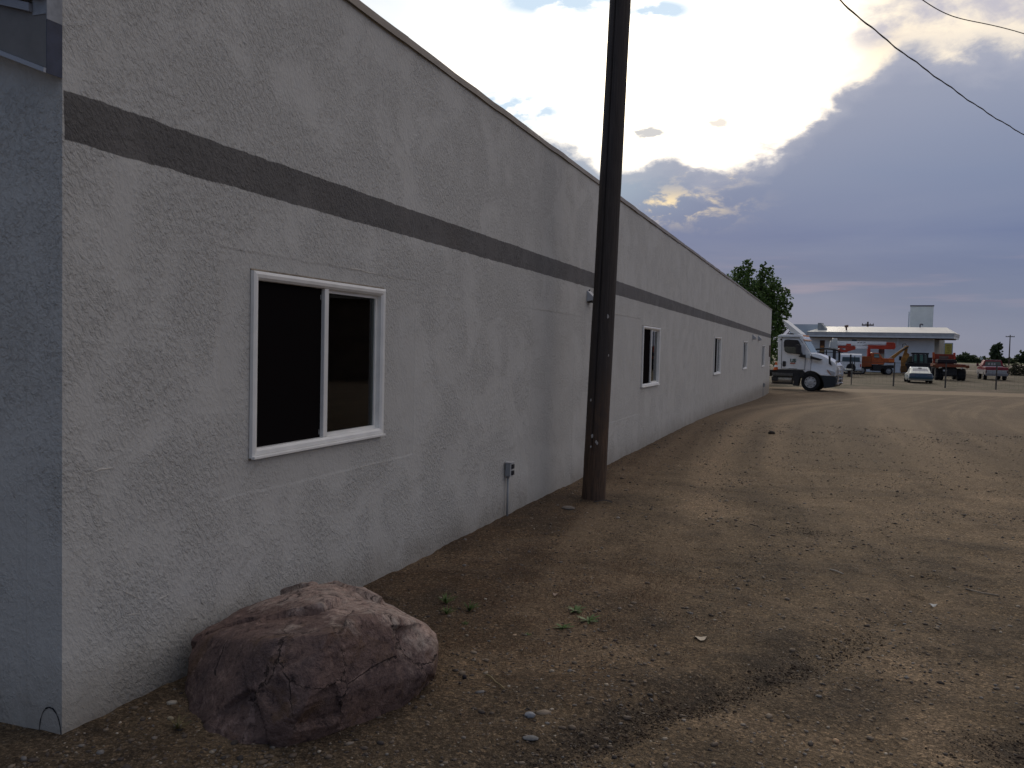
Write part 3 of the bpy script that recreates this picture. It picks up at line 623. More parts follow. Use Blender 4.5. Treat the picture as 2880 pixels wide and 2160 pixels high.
outlet(8.05, 0.475, 0.0, 1.05, 'small grey outlet box on a thin conduit left of the wooden pole')
outlet(42.9, 0.12, gz(42.9), 1.3, 'small grey box and conduit at the far end of the wall')
# small pale paper notice near the far corner
mb = MB(); mb.box((-0.001, -0.28, -0.22), (0.004, 0.28, 0.22)); o = mb.build('notice', pmat('pale_notice', (.62, .6, .58), .7), None, loc=(WX+0.003, 46.3, 1.02)); tag(o, 'pale paper notice on the wall beside the far corner', 'notice')
mb = MB(); mb.box((-0.001, -0.16, -0.3), (0.05, 0.16, 0.3)); o = mb.build('vent_cover', pmat('brown_vent', (.16, .11, .085), .8), None, loc=(WX+0.003, 46.6, 1.75)); tag(o, 'small brown vent cover above the pale notice near the far corner', 'vent')

# ------------------------------------------------------------------ wooden utility pole
px0, py0 = -2.455, 9.45
t = thing('utility_pole', 'tall dark creosoted wooden pole leaning slightly right beside the wall', 'utility pole', (px0, py0, 0))
NZ, NA, HP = 200, 120, 9.6; lean = 0.0265
vs = []; a_cr = math.atan2(-py0, -px0)-0.45
for i in range(NZ+1):
    z_ = -0.25+(HP+0.25)*i/NZ; r_ = 0.131-0.0030*z_
    for j in range(NA):
        a = 2*PI*j/NA; rad = r_*(1+0.012*fbm(math.cos(a)*1.2, math.sin(a)*1.2, z_*0.7, 3))
        rad += 0.0022*fbm(math.cos(a)*9, math.sin(a)*9, z_*1.1, 3)
        if z_ < 1.3: rad += (1.3-z_)*0.004*fbm(math.cos(a)*5, math.sin(a)*5, z_*5, 4)
        da = (a-a_cr-0.03*math.sin(z_*0.9)+PI) % (2*PI)-PI
        if abs(da) < 0.10 and z_ > 0.55: rad -= 0.030*(1-abs(da)/0.10)
        vs.append((rad*math.cos(a)+lean*z_, rad*math.sin(a), z_))
fs = [(i*NA+j, i*NA+(j+1) % NA, (i+1)*NA+(j+1) % NA, (i+1)*NA+j) for i in range(NZ) for j in range(NA)]
wm = bpy.data.materials.new('creosoted_wood'); wm.use_nodes = True; n = NT(wm.node_tree); b = n.n['Principled BSDF']; b.inputs['Roughness'].default_value = 0.75; b.inputs['Specular IOR Level'].default_value = 0.25
to = n.new('ShaderNodeTexCoord').outputs['Object']; s_ = n.new('ShaderNodeSeparateXYZ'); n.l.new(to, s_.inputs[0])
gr = n.noise(n.xyz(n.m('MULTIPLY', s_.outputs[0], 60), n.m('MULTIPLY', s_.outputs[1], 60), n.m('MULTIPLY', s_.outputs[2], 3.0)), 1.0, 6, 0.65, 0.4)
g2 = n.noise(to, 6, 5, 0.65)
up = n.mix(n.mr(gr, .3, .7, 0, 1), (.036, .030, .028), (.068, .057, .052))
lo = n.mix(n.mr(gr, .38, .62, 0, 1), (.130, .080, .052), (.055, .038, .028)); lo = n.mix(n.mr(g2, .45, .7, 0, .7), lo, (.060, .045, .036))
hh = n.m('ADD', n.m('ADD', s_.outputs[2], n.m('MULTIPLY', g2, 0.5)), n.m('MULTIPLY', s_.outputs[0], -1.2))
n.put(b.inputs['Base Color'], n.mix(n.ss(hh, 0.75, 1.75), lo, up))
bp = n.new('ShaderNodeBump'); bp.inputs['Strength'].default_value = .9; bp.inputs['Distance'].default_value = .006; n.l.new(gr, bp.inputs['Height']); n.l.new(bp.outputs[0], b.inputs['Normal'])
mb = MB(); mb.add(vs, fs+[tuple(NZ*NA+j for j in range(NA))]); mb.build('pole', wm, t, smooth=True, fix=False)
fleck = pmat('pale_paint_fleck', (.42, .40, .38), .8)
for (fx, z_, s) in ((-.02, .72, .016), (.028, .66, .014), (.04, .645, .014), (-.03, .60, .010), (-.06, 1.12, .012), (.075, 2.05, .016), (.10, 1.62, .010)):
    c = Vector((fx, 0, z_)); r_ = 0.131-0.0030*z_; yy_ = -math.sqrt(max(r_*r_-(fx)**2, 0))-0.001
    mb = MB(); k = 9; pts = [(fx+lean*z_+s*(.7+.5*random.random())*math.cos(2*PI*q/k)*.8, yy_-.002, z_+s*(.8+.6*random.random())*math.sin(2*PI*q/k)*1.2) for q in range(k)]
    mb.add(pts, [tuple(range(k))]); mb.add([(p[0], p[1]+.012, p[2]) for p in pts], [tuple(range(k))]); 
    mb.f += [(q, (q+1) % k, k+(q+1) % k, k+q) for q in range(k)]; mb.build('paint_fleck', fleck, t)
# crossarm high above with insulators
mb = MB(); mb.box((lean*9-1.2, -.2, 8.95), (lean*9+1.2, -.1, 9.07)); mb.build('crossarm', wm, t)
for dx in (-1.05, -.4, .5, 1.05):
    mb = MB(); mb.lathe((lean*9+dx, -.15, 9.07), [(0, .02), (.05, .02), (.06, .045), (.10, .045), (.12, .02)], 'z', 12); mb.build('insulator', pmat('brown_porcelain', (.1, .05, .03), .3), t)
# bark splinter at its foot
mb = MB(); vs = []; k = 10
for q in range(k+1):
    tt = q/k; xx_ = -2.40+0.22*tt; zz = zat(xx_, 9.22-.02*tt)+.004+0.02*math.sin(PI*tt*.8); vs += [(xx_, 9.22-.05*tt, zz), (xx_+.005, 9.245-.05*tt, zz+.012), (xx_, 9.25-.05*tt, zz-.002)]
mb.add(vs, [(3*q+a, 3*q+3+a, 3*q+3+(a+1) % 3, 3*q+(a+1) % 3) for q in range(k) for a in range(3)]); o = mb.build('wood_splinter', wm, None); tag(o, 'curved dark splinter of wood on the dirt at the foot of the pole', 'splinter')

# overhead wires
def wire(name, pts, r_, label, twist=0.0):
    P = [Vector(p) for p in pts]; path = []
    for a in range(len(P)-1):
        p0 = P[max(a-1, 0)]; p1 = P[a]; p2 = P[a+1]; p3 = P[min(a+2, len(P)-1)]
        for q in range(28):
            s = q/28; path.append(0.5*((2*p1)+(-p0+p2)*s+(2*p0-5*p1+4*p2-p3)*s*s+(-p0+3*p1-3*p2+p3)*s**3))
    path.append(P[-1]); mb = MB(); n_ = 8; vs = []; fs = []
    L_ = 0
    for i, p in enumerate(path):
        d = (path[min(i+1, len(path)-1)]-path[max(i-1, 0)]).normalized(); x_ = d.cross(Vector((0, 0, 1))).normalized(); y_ = d.cross(x_)
        if i: L_ += (p-path[i-1]).length
        c = p+(x_*math.sin(L_*3.2)+y_*math.cos(L_*3.2))*twist
        vs += [c+(x_*math.cos(2*PI*k/n_)+y_*math.sin(2*PI*k/n_))*r_*(1+.35*(twist > 0)*math.sin(L_*9+k)) for k in range(n_)]
    for i in range(len(path)-1): fs += [(i*n_+k, i*n_+(k+1) % n_, (i+1)*n_+(k+1) % n_, (i+1)*n_+k) for k in range(n_)]
    mb.add(vs, fs); o = mb.build(name, pmat('cable_black', (.035, .032, .03), .7), None, smooth=True); tag(o, label, 'cable')
wire('service_cable', [(-2.2, 9.6, 8.5), (-1.3, 11.4, 7.66), (-.064, 14.0, 6.96), (2.0, 19.0, 6.93), (4.16, 24, 7.06), (8.2, 33, 7.5), (14, 46, 8.6)], .0115, 'thick twisted black service cable running down across the sky', .007)
wire('overhead_wire', [(-2.2, 9.5, 9.2), (-.7, 11.6, 7.9), (1.04, 14, 6.85), (2.71, 16, 6.87), (7, 22, 7.4), (14, 32, 8.6)], .007, 'thin dark wire crossing the top right corner of the sky')

# ------------------------------------------------------------------ boulder
def Pt(sx, sy, Yd):          # a point seen at photo position (sx, sy), at forward distance Yd
    d = fw + rr*((sx-1440)/2438.45) - uu*((sy-1080)/2438.45); d = d*(Yd/d.y); return Vector((d.x, d.y, d.z+1.7))
pts = [(-2.86, 3.32, -.08), (-2.62, 3.07, -.08), (-2.35, 2.98, -.08), (-2.11, 3.03, -.08), (-1.90, 3.50, -.08), (-1.88, 4.0, -.08), (-2.10, 4.5, -.08), (-2.6, 4.5, -.08), (-2.9, 3.9, -.08)]
pts = [Vector(p) for p in pts]
pts += [Pt(534, 1850, 3.38), Pt(552, 1795, 3.45), Pt(745, 1812, 3.16), Pt(925, 1775, 3.20), Pt(1100, 1722, 3.62), Pt(1212, 1786, 3.9), Pt(1218, 1812, 3.85), Pt(1209, 1890, 3.72),
        Pt(726, 1704, 3.95), Pt(800, 1664, 4.10), Pt(940, 1624, 4.05), Pt(1030, 1655, 4.05), Pt(1160, 1744, 4.1), Pt(860, 1985, 3.0)]
bm = bmesh.new(); vv = [bm.verts.new(p) for p in pts]; rsl = bmesh.ops.convex_hull(bm, input=vv)
bmesh.ops.delete(bm, geom=[g_ for g_ in rsl['geom_interior'] if isinstance(g_, bmesh.types.BMVert)], context='VERTS')
bmesh.ops.triangulate(bm, faces=bm.faces)
bc = Vector((-2.35, 3.7, 0))
for v in bm.verts: v.co -= bc
me = bpy.data.meshes.new('boulder'); bm.to_mesh(me); bm.free()
bo = bpy.data.objects.new('boulder', me); C.objects.link(bo); bo.location = bc
md = bo.modifiers.new('r', 'REMESH'); md.mode = 'VOXEL'; md.voxel_size = 0.0095
dg = bpy.context.evaluated_depsgraph_get(); m2 = bpy.data.meshes.new_from_object(bo.evaluated_get(dg)); bo.modifiers.clear(); bo.data = m2
co = np.empty(len(m2.vertices)*3); m2.vertices.foreach_get('co', co); co = co.reshape(-1, 3)
no = np.empty(len(m2.vertices)*3); m2.vertices.foreach_get('normal', no); no = no.reshape(-1, 3)
# soften edges by laplacian, then chip
ed = np.empty(len(m2.edges)*2, np.int32); m2.edges.foreach_get('vertices', ed); ed = ed.reshape(-1, 2)
for it in range(1):
    acc = np.zeros_like(co); cnt = np.zeros(len(co)); np.add.at(acc, ed[:, 0], co[ed[:, 1]]); np.add.at(acc, ed[:, 1], co[ed[:, 0]]); np.add.at(cnt, ed[:, 0], 1); np.add.at(cnt, ed[:, 1], 1)
    co = co*0.4+0.6*acc/cnt[:, None]
fc = co[rng.integers(0, len(co), 26)]+rng.normal(0, .03, (26, 3)); ft_ = rng.normal(0, .15, (26, 3)); fo_ = rng.normal(0, .004, 26)
wco = co+np.array([[mnoise.noise(Vector(p)*5)*.04, mnoise.noise(Vector(p)*5+Vector((7, 7, 7)))*.04, 0] for p in co])
near_ = np.argmin(((wco[:, None, :]-fc[None])**2).sum(-1), axis=1)
fd_ = np.clip(((co-fc[near_])*ft_[near_]).sum(-1)+fo_[near_], -.026, .020)
for i in range(len(co)):
    co[i] += no[i]*fd_[i]
    p = Vector(co[i]); d = 0.009*mnoise.fractal(p*3.2, 1.0, 2.0, 3)
    cell = mnoise.cell_vector(p*5.5+Vector((mnoise.noise(p*3), mnoise.noise(p*3+Vector((5, 5, 5))), 0))*0.8); d += 0.006*(cell.x-0.5)
    d += 0.006*(1-abs(mnoise.noise(p*6))*2) + 0.004*mnoise.fractal(p*22, 1.0, 2.0, 3)
    co[i] += no[i]*d
m2.vertices.foreach_set('co', co.astype(np.float32).ravel()); m2.update(); m2.polygons.foreach_set('use_smooth', [True]*len(m2.polygons))
rm = bpy.data.materials.new('reddish_rock'); rm.use_nodes = True; n = NT(rm.node_tree); b = n.n['Principled BSDF']; b.inputs['Roughness'].default_value = 0.72; b.inputs['Specular IOR Level'].default_value = .3
to = n.new('ShaderNodeTexCoord').outputs['Object']; s_ = n.new('ShaderNodeSeparateXYZ'); n.l.new(to, s_.inputs[0])
a1 = n.noise(to, 2.4, 6, .6, .6); a2 = n.noise(to, 9, 6, .7, .5); a3 = n.noise(to, 48, 4, .7)
col = n.mix(n.mr(a1, .35, .65, 0, 1), (.205, .130, .106), (.120, .082, .076))
a4 = n.noise(to, 22, 6, .75, .3)
col = n.mix(n.mr(a2, .50, .64, 0, .55), col, (.20, .130, .105))
col = n.mix(n.mr(a4, .56, .66, 0, .45), col, (.34, .24, .20))
col = n.mix(n.mr(a4, .47, .36, 0, .7), col, (.035, .022, .024))
col = n.mix(n.m('MULTIPLY', n.ss(n.noise(to, 3.7, 5, .6, 1.0), .56, .68), .5), col, (.15, .085, .04))
vn = n.m('ABSOLUTE', n.m('SUBTRACT', n.noise(to, 2.6, 6, .6, 1.4), .5)); col = n.mix(n.m('MULTIPLY', n.m('MULTIPLY', n.m('SUBTRACT', 1.0, n.ss(vn, .0, .012)), n.ss(a2, .48, .6)), .45), col, (.28, .20, .17))
# weathered pale crust over the top side of the stone
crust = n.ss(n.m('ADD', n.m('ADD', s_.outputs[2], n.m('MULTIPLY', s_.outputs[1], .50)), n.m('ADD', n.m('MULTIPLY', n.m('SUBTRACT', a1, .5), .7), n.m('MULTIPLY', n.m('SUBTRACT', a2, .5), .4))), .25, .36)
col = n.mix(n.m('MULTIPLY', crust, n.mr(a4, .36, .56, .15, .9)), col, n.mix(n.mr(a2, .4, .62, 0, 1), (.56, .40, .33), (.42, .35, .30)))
ve = n.new('ShaderNodeTexVoronoi', feature='DISTANCE_TO_EDGE'); ve.inputs['Scale'].default_value = 3.1
wv_ = n.new('ShaderNodeVectorMath', operation='ADD'); n.l.new(to, wv_.inputs[0]); n.put(wv_.inputs[1], n.xyz(n.m('MULTIPLY', a1, .35), n.m('MULTIPLY', a2, .22), n.m('MULTIPLY', a1, -.3))); n.l.new(wv_.outputs[0], ve.inputs['Vector'])
crk = n.m('MULTIPLY', n.m('SUBTRACT', 1.0, n.ss(ve.outputs['Distance'], .004, .016)), n.ss(a1, .46, .56))
rimc = n.m('MULTIPLY', n.m('SUBTRACT', 1.0, n.ss(ve.outputs['Distance'], .01, .07)), n.ss(a4, .46, .58))
col = n.mix(n.m('MULTIPLY', rimc, .55), col, (.36, .25, .21))
col = n.mix(n.m('MULTIPLY', crk, .85), col, (.025, .016, .016))
col = n.mix(n.mr(a3, .5, .75, 0, .55), col, (.04, .025, .022)); n.put(b.inputs['Base Color'], col)
bp = n.new('ShaderNodeBump'); bp.inputs['Strength'].default_value = 1; bp.inputs['Distance'].default_value = .02
n.l.new(n.m('ADD', n.m('ADD', a2, n.m('MULTIPLY', a4, .9)), n.m('ADD', n.m('MULTIPLY', a3, .4), n.m('MULTIPLY', crk, -.6))), bp.inputs['Height']); n.l.new(bp.outputs[0], b.inputs['Normal'])
m2.materials.clear(); m2.materials.append(rm)
tag(bo, 'large reddish purple boulder on the dirt against the near end of the wall', 'boulder')

# ------------------------------------------------------------------ single stones, twigs, weeds
def stone(x, y, sx, sy, sz, col, label, rz=0.0, name='stone', cat='stone'):
    bm = bmesh.new(); bmesh.ops.create_icosphere(bm, subdivisions=3, radius=1)
    for v in bm.verts:
        p = v.co.copy(); d = 1+.16*mnoise.noise(p*1.4+Vector((x*9, y*9, 0)))+.05*mnoise.noise(p*4); v.co = Vector((p.x*sx*d, p.y*sy*d, p.z*sz*d))
    me = bpy.data.meshes.new(name); bm.to_mesh(me); bm.free(); me.polygons.foreach_set('use_smooth', [True]*len(me.polygons))
    o = bpy.data.objects.new(name, me); C.objects.link(o); o.location = (x, y, zat(x, y)+sz*.45); o.rotation_euler = (0, 0, rz)
    me.materials.append(pmat('stone_%d_%d' % (int(col[0]*100), int(col[2]*100)), col, .8, var=.3, vscale=30, bump=.4, bscale=120)); tag(o, label, cat)
stone(-2.54, 8.73, .072, .055, .022, (.22, .19, .16), 'flat oval tan stone on the dirt just left of the pole foot')
stone(-1.225, 3.68, .024, .018, .014, (.30, .31, .33), 'rounded pale grey pebble below the stick in the near foreground', .3)
stone(-1.16, 3.50, .036, .022, .008, (.17, .17, .17), 'flat grey stone lying at the bottom edge of the foreground', .2)
stone(-1.70, 4.03, .012, .011, .014, (.035, .03, .035), 'small dark upright pebble just left of the dry stick', .2)
stone(-1.10, 18.7, .07, .055, .045, (.045, .035, .03), 'dark clod lying alone in the middle of the yard', .3, 'dirt_clod', 'clod')
stone(-2.62, 3.0, .020, .014, .010, (.35, .30, .24), 'pale tan pebble just in front of the left part of the boulder')
stone(-2.71, 3.06, .016, .012, .010, (.40, .33, .22), 'cream pebble on the dirt between the wall corner and the boulder')
stone(-1.95, 8.5, .02, .015, .009, (.45, .40, .33), 'small cream stone on the dirt right of the pole foot')
# pale dried leaf
def leafthing(x, y, lx, ly, col, label, rz, name='dry_leaf', cat='leaf'):
    mb = MB(); k = 14; vs = [(0, 0, .012)]
    for q in range(k):
        a = 2*PI*q/k; r_ = 1+.18*math.sin(3*a)+.1*random.random(); vs.append((lx*r_*math.cos(a), ly*r_*math.sin(a), .004+.010*math.cos(2*a)+.004*random.random()))
    mb.add(vs, [(0, 1+q, 1+(q+1) % k) for q in range(k)]); o = mb.build(name, pmat(name+'_%d' % int(col[0]*100), col, .7, var=.2, vscale=40), None, loc=(x, y, zat(x, y)+.002), fix=False)
    sd2 = o.modifiers.new('t', 'SOLIDIFY'); sd2.thickness = .0012; o.rotation_euler = (R(-12), 0, rz); tag(o, label, cat)
leafthing(-.66, 5.13, .036, .030, (.60, .50, .38), 'pale curled dry leaf lying alone on the dirt', .4)
leafthing(.72, 6.51, .024, .016, (.75, .72, .66), 'small white paper scrap on the right side of the yard', .1, 'paper_scrap', 'litter')
leafthing(-1.72, 5.65, .018, .016, (.45, .33, .25), 'small pinkish curled leaf scrap between the boulder and the weeds', .1)
def stick(name, P, r_, col, label):
    mb = MB(); vs = []; n_ = 7
    for i, p in enumerate(P):
        p = Vector((p[0], p[1], zat(p[0], p[1])+p[2])); d = Vector(P[min(i+1, len(P)-1)])-Vector(P[max(i-1, 0)]); d.normalize(); x_ = d.cross(Vector((0, 0, 1))).normalized(); y_ = d.cross(x_)
        vs += [p+(x_*math.cos(2*PI*k/n_)+y_*math.sin(2*PI*k/n_))*r_*(1-.4*i/len(P)) for k in range(n_)]
    mb.add(vs, [(i*n_+k, i*n_+(k+1) % n_, (i+1)*n_+(k+1) % n_, (i+1)*n_+k) for i in range(len(P)-1) for k in range(n_)]+[tuple(range(n_)), tuple((len(P)-1)*n_+k for k in range(n_))])
    tag(mb.build(name, pmat(name+'_m%d' % int(col[0]*100), col, .8, var=.4, vscale=40), None), label, 'stick')
stick('stick', [(-1.615, 4.115, .006), (-1.575, 4.08, .010), (-1.53, 4.03, .008), (-1.485, 3.985, .010), (-1.45, 3.95, .005)], .0042, (.30, .24, .13), 'crooked pale dry stick on the dirt right of the boulder')
stick('twig', [(.055, 7.15, .006), (.10, 7.12, .009), (.15, 7.08, .006)], .005, (.50, .46, .40), 'short whitish twig lying in the middle right of the yard')
stick('twig', [(.98, 7.0, .006), (1.08, 6.96, .009), (1.18, 6.93, .006)], .006, (.33, .28, .22), 'short tan twig lying near the right edge of the yard')
gm_ = pmat('weed_green', (.065, .135, .022), .6, var=.4, vscale=20)
def weed(x, y, s, kind, label):
    t = thing('weed', label, 'weed', (x, y, zat(x, y)), 0, 'small green weeds sprouting from the dirt')
    mb = MB()
    nl = 16 if kind == 'rosette' else 34
    for q in range(nl):
        a = random.uniform(0, 2*PI); Ln = s*random.uniform(.6, 1.1); w_ = s*(.10 if kind == 'rosette' else .03)
        up_ = random.uniform(.15, .6) if kind == 'rosette' else random.uniform(.6, 1.35)
        ca_, sa_ = math.cos(a), math.sin(a); vs = []
        for j in range(4):
            tt = j/3; d_ = Ln*tt*math.cos(up_*(1-.3*tt)); z_ = Ln*tt*math.sin(up_)*(1-.35*tt); ww = w_*math.sin(PI*(.12+.83*tt)); vs += [(d_*ca_-ww*sa_, d_*sa_+ww*ca_, z_+.001), (d_*ca_+ww*sa_, d_*sa_-ww*ca_, z_)]
        mb.add(vs, [(2*j, 2*j+1, 2*j+3, 2*j+2) for j in range(3)])
    mb.build('leaves', gm_, t, fix=False)
    mb = MB()
    for q in range(3): mb.cyl((0, 0, -.01), (random.uniform(-.1, .1)*s, random.uniform(-.1, .1)*s, s*.35), .0012, .0008, 5)
    mb.build('stem', gm_, t)
weed(-2.30, 5.12, .095, 'grassy', 'tuft of green weed nearest the boulder peak, left of the group')
weed(-2.21, 4.93, .075, 'grassy', 'low sparse green weed tuft just below its two taller neighbours')
weed(-2.12, 5.08, .095, 'grassy', 'green weed tuft with yellowish blades, right one of the three beside the boulder')
weed(-1.50, 5.38, .085, 'rosette', 'broad leaved green weed, top one of the three in the middle of the dirt')
weed(-1.36, 5.20, .085, 'rosette', 'broad leaved green weed, right one of the three in the middle of the dirt')
weed(-1.47, 5.00, .070, 'rosette', 'small yellow green weed, lowest of the three in the middle of the dirt')
weed(-2.03, 4.80, .030, 'rosette', 'tiny green seedling right of the boulder shoulder')
weed(-1.62, 4.78, .026, 'rosette', 'tiny pale seedling left of the broad leaved weeds')
weed(-2.60, 2.98, .075, 'grassy', 'thin dry grass blades rising in front of the boulder')
bpy.data.objects['weed.008'].children[0].data.materials[0] = pmat('dry_blade', (.16, .13, .06), .8)

# ================================================================== the far side of the yard
DGLASS = pmat('dark_glass', (.020, .032, .030), .06, spec=.8)
SKYGLASS = pmat('pale_glass', (.14, .22, .21), .08, spec=.9)
def empty(name, parent, loc=(0, 0, 0)):
    e = bpy.data.objects.new(name, None); C.objects.link(e); e.parent = parent; e.location = loc; return e
def wheel(parent, x, y, z, r, w_, rimmat, sgn=-1, name='wheel', rimr=.56):
    e = empty(name, parent, (x, y, z)); s = sgn
    mb = MB(); pr = [(0.0, r*rimr), (s*.02, r*.62), (s*.035, r*.90), (s*.01, r*.97), (-s*.05, r), (-s*(w_-.05), r), (-s*w_, r*.93), (-s*w_, r*.5)]
    mb.lathe((0, 0, 0), pr, 'y', 30); mb.build('tyre', RUBBER, e, smooth=False)
    mb = MB(); mb.lathe((0, 0, 0), [(-s*.05, r*rimr*.99), (s*.012, r*rimr*.99), (s*.018, r*rimr*.95), (s*.0, r*rimr*.88), (s*.012, r*.30), (s*.045, r*.20), (s*.05, r*.10)], 'y', 30); mb.build('rim', rimmat, e)
    mb = MB()
    for k in range(8):
        a = 2*PI*k/8+.2; c = (r*rimr*.76*math.cos(a), s*.004, r*rimr*.76*math.sin(a)); mb.cyl((c[0], s*.022, c[2]), (c[0], -s*.03, c[2]), r*.06, r*.06, 8)
    mb.build('lug_holes', BLACKP, e)
    return e
def tris(o):
    return o
def text_mesh(name, body, size, mat, parent, loc, rot, extr=.004, bold=.0):
    cu = bpy.data.curves.new(name, 'FONT'); cu.body = body; cu.size = size; cu.extrude = extr; cu.offset = bold
    to_ = bpy.data.objects.new(name, cu); C.objects.link(to_); dg = bpy.context.evaluated_depsgraph_get(); dg.update()
    me = bpy.data.meshes.new_from_object(to_.evaluated_get(dg)); bpy.data.objects.remove(to_); bpy.data.curves.remove(cu)
    o = bpy.data.objects.new(name, me); C.objects.link(o); me.materials.clear(); me.materials.append(mat); o.parent = parent; o.location = loc; o.rotation_euler = rot; return o

# ------------------------------------------------------------------ semi truck
q = lambda cx, cy: ((cx-845-.036*(1583-cy))*.00272, (1583-cy)*.00277)
Q = lambda *a: [q(*p) for p in a]
tr = thing('semi_truck', 'white day cab semi truck with black bumper parked beyond the far corner of the wall', 'truck', (-1.04, 51.4, gz(51.4)), R(-9))
W2 = 2.35
body = empty('cab', tr)
mb = MB(); mb.prism(Q((188, 1160), (183, 480), (205, 450), (250, 438), (630, 438), (690, 470), (715, 520), (705, 560), (852, 805), (852, 1170), (790, 1180), (735, 1215), (700, 1162)), .06, W2-.06, lambda x, z: .05+.10*max(0, (z-2.2)/1.0)); mb.build('cab_shell', WHITEP, body, bevel=.035)
mb = MB(); mb.prism(Q((700, 546), (716, 530), (738, 548), (720, 560)), .14, W2-.14); mb.build('sun_visor', pmat('amber_lit_visor', (.55, .33, .22), .5), body)
for k in range(5):
    mb = MB(); xx_, zz = q(690+5*k*0, 470); mb.lathe((xx_, .4+k*.38, zz), [(0, .03), (.05, .035), (.07, .02)], 'z', 8); mb.build('marker_light', pmat('amber_lens', (.7, .25, .06), .3), body)
mb = MB(); mb.prism(Q((712, 575), (724, 572), (850, 790), (838, 798)), .20, W2-.20); mb.build('windshield', SKYGLASS, body)
mb = MB(); mb.prism(Q((330, 600), (345, 565), (400, 552), (590, 563), (615, 590), (640, 640), (668, 815), (600, 822), (400, 806), (345, 775), (330, 700)), .035, .10, lambda x, z: .10*max(0, (z-2.2)/1.0)); mb.build('side_window', DGLASS, body)
mb = MB()
P_ = Q((318, 600), (335, 553), (398, 540), (595, 551), (625, 582), (652, 640), (682, 829), (600, 836), (396, 820), (335, 786), (318, 700)); mb.prism(P_, .045, .09, lambda x, z: .10*max(0, (z-2.2)/1.0)); mb.build('window_seal', BLACKP, body)
dr = MB()
for a, b_ in (((268, 500), (262, 1140)), ((262, 1140), (735, 1150)), ((748, 900), (735, 1150)), ((285, 515), (620, 515)), ((620, 515), (690, 600)), ((265, 500), (285, 515))):
    (x0, z0), (x1, z1) = q(*a), q(*b_); dr.cyl((x0, .098+.10*max(0, (z0-2.2)), z0), (x1, .098+.10*max(0, (z1-2.2)), z1), .012, .012, 4)
dr.build('door_seam', BLACKP, body)
mb = MB(); mb.prism(Q((190, 487), (620, 487), (640, 497), (190, 497)), .15, .25); mb.build('roof_seam', BLACKP, body)
x_, z_ = q(320, 1042); mb = MB(); mb.prism([(x_-.09+0*.02, z_-.12), (x_-.06, z_-.15), (x_+.06, z_-.15), (x_+.09, z_-.12), (x_+.09, z_+.12), (x_+.06, z_+.15), (x_-.06, z_+.15), (x_-.09, z_+.12)], .085, .14); mb.build('door_handle', BLACKP, body)
x_, z_ = q(257, 543); mb = MB(); mb.lathe((x_, .10, z_), [(0, .05), (.08, .05)], 'y', 14); mb.build('side_lamp', BLACKP, body)
x_, z_ = q(440, 1003); text_mesh('lettering', 'US', .27, pmat('dark_green_lettering', (.035, .085, .045), .5), body, (x_, .085, z_), (PI/2, 0, 0), .006, .008)
x_, z_ = q(440, 1038); mb = MB(); mb.box((x_, .085, z_), (x_+.28, .108, z_+.062)); mb.build('lettering_bar', pmat('red_orange_decal', (.42, .10, .07), .5), body)
for k in range(7):
    pass
mb = MB(); x_, z_ = q(412, 1139); mb.box((x_, .085, z_), (x_+.46, .105, z_+.02)); mb.build('small_print', pmat('grey_decal', (.14, .14, .16), .6), body)
# mirror on its arms
mi = empty('mirror', tr)
mb = MB(); mb.prism(Q((578, 650), (600, 640), (678, 645), (684, 660), (680, 815), (665, 828), (600, 828), (578, 812)), -.28, -.08); mb.build('mirror_housing', BLACKP, mi, bevel=.03)
mb = MB(); mb.prism(Q((640, 800), (680, 800), (700, 842), (760, 850), (760, 908), (625, 888), (625, 880), (660, 862)), -.10, .13); mb.build('mirror_arm', BLACKP, mi, bevel=.015)
# hood and fender
ho = empty('hood', tr)
ins = lambda x, z: .03+.34*min(1, max(0, (z-1.25)/.75))+.10*max(0, x-.5)
arch = [q(845+258*math.cos(R(a)), 1400-230*math.sin(R(a))) for a in range(84, 35, -7)]
mb = MB(); mb.prism(Q((857, 820), (930, 812), (1060, 848), (1210, 925), (1335, 1000), (1356, 1040), (1352, 1150), (1340, 1265), (1065, 1256))+arch[::-1]+Q((857, 1168)), 0, W2, ins)
o = mb.build('hood_shell', WHITEP, ho, bevel=.03)
mb = MB(); mb.prism(Q((860, 862), (905, 880), (1085, 930), (1045, 957), (860, 925)), .0, .12, lambda x, z: .20); mb.build('hood_vent', BLACKP, ho)
mb = MB(); mb.prism(Q((757, 828), (850, 816), (854, 905), (840, 922), (762, 918)), -.0, .12, lambda x, z: .02); mb.build('cowl_cap', pmat('cowl_white', (.62, .66, .68), .3), ho, bevel=.012)
mb = MB(); mb.prism(Q((1172, 1132), (1300, 1170), (1330, 1185), (1315, 1258), (1250, 1232)), .02, .30, lambda x, z: .04); mb.build('headlight', pmat('headlight_clear', (.42, .43, .46), .15, spec=.8), ho)
mb = MB(); mb.prism(Q((1172, 1132), (1190, 1140), (1262, 1240), (1248, 1236), (1200, 1180)), .01, .20, lambda x, z: .04); mb.build('turn_signal', pmat('amber_signal', (.42, .17, .06), .3), ho)
mb = MB(); mb.prism(Q((1205, 860), (1225, 852), (1245, 880), (1242, 960), (1272, 1052), (1240, 1040), (1208, 1010), (1212, 950)), .02, .16); mb.build('hood_mirror', BLACKP, ho, bevel=.02)
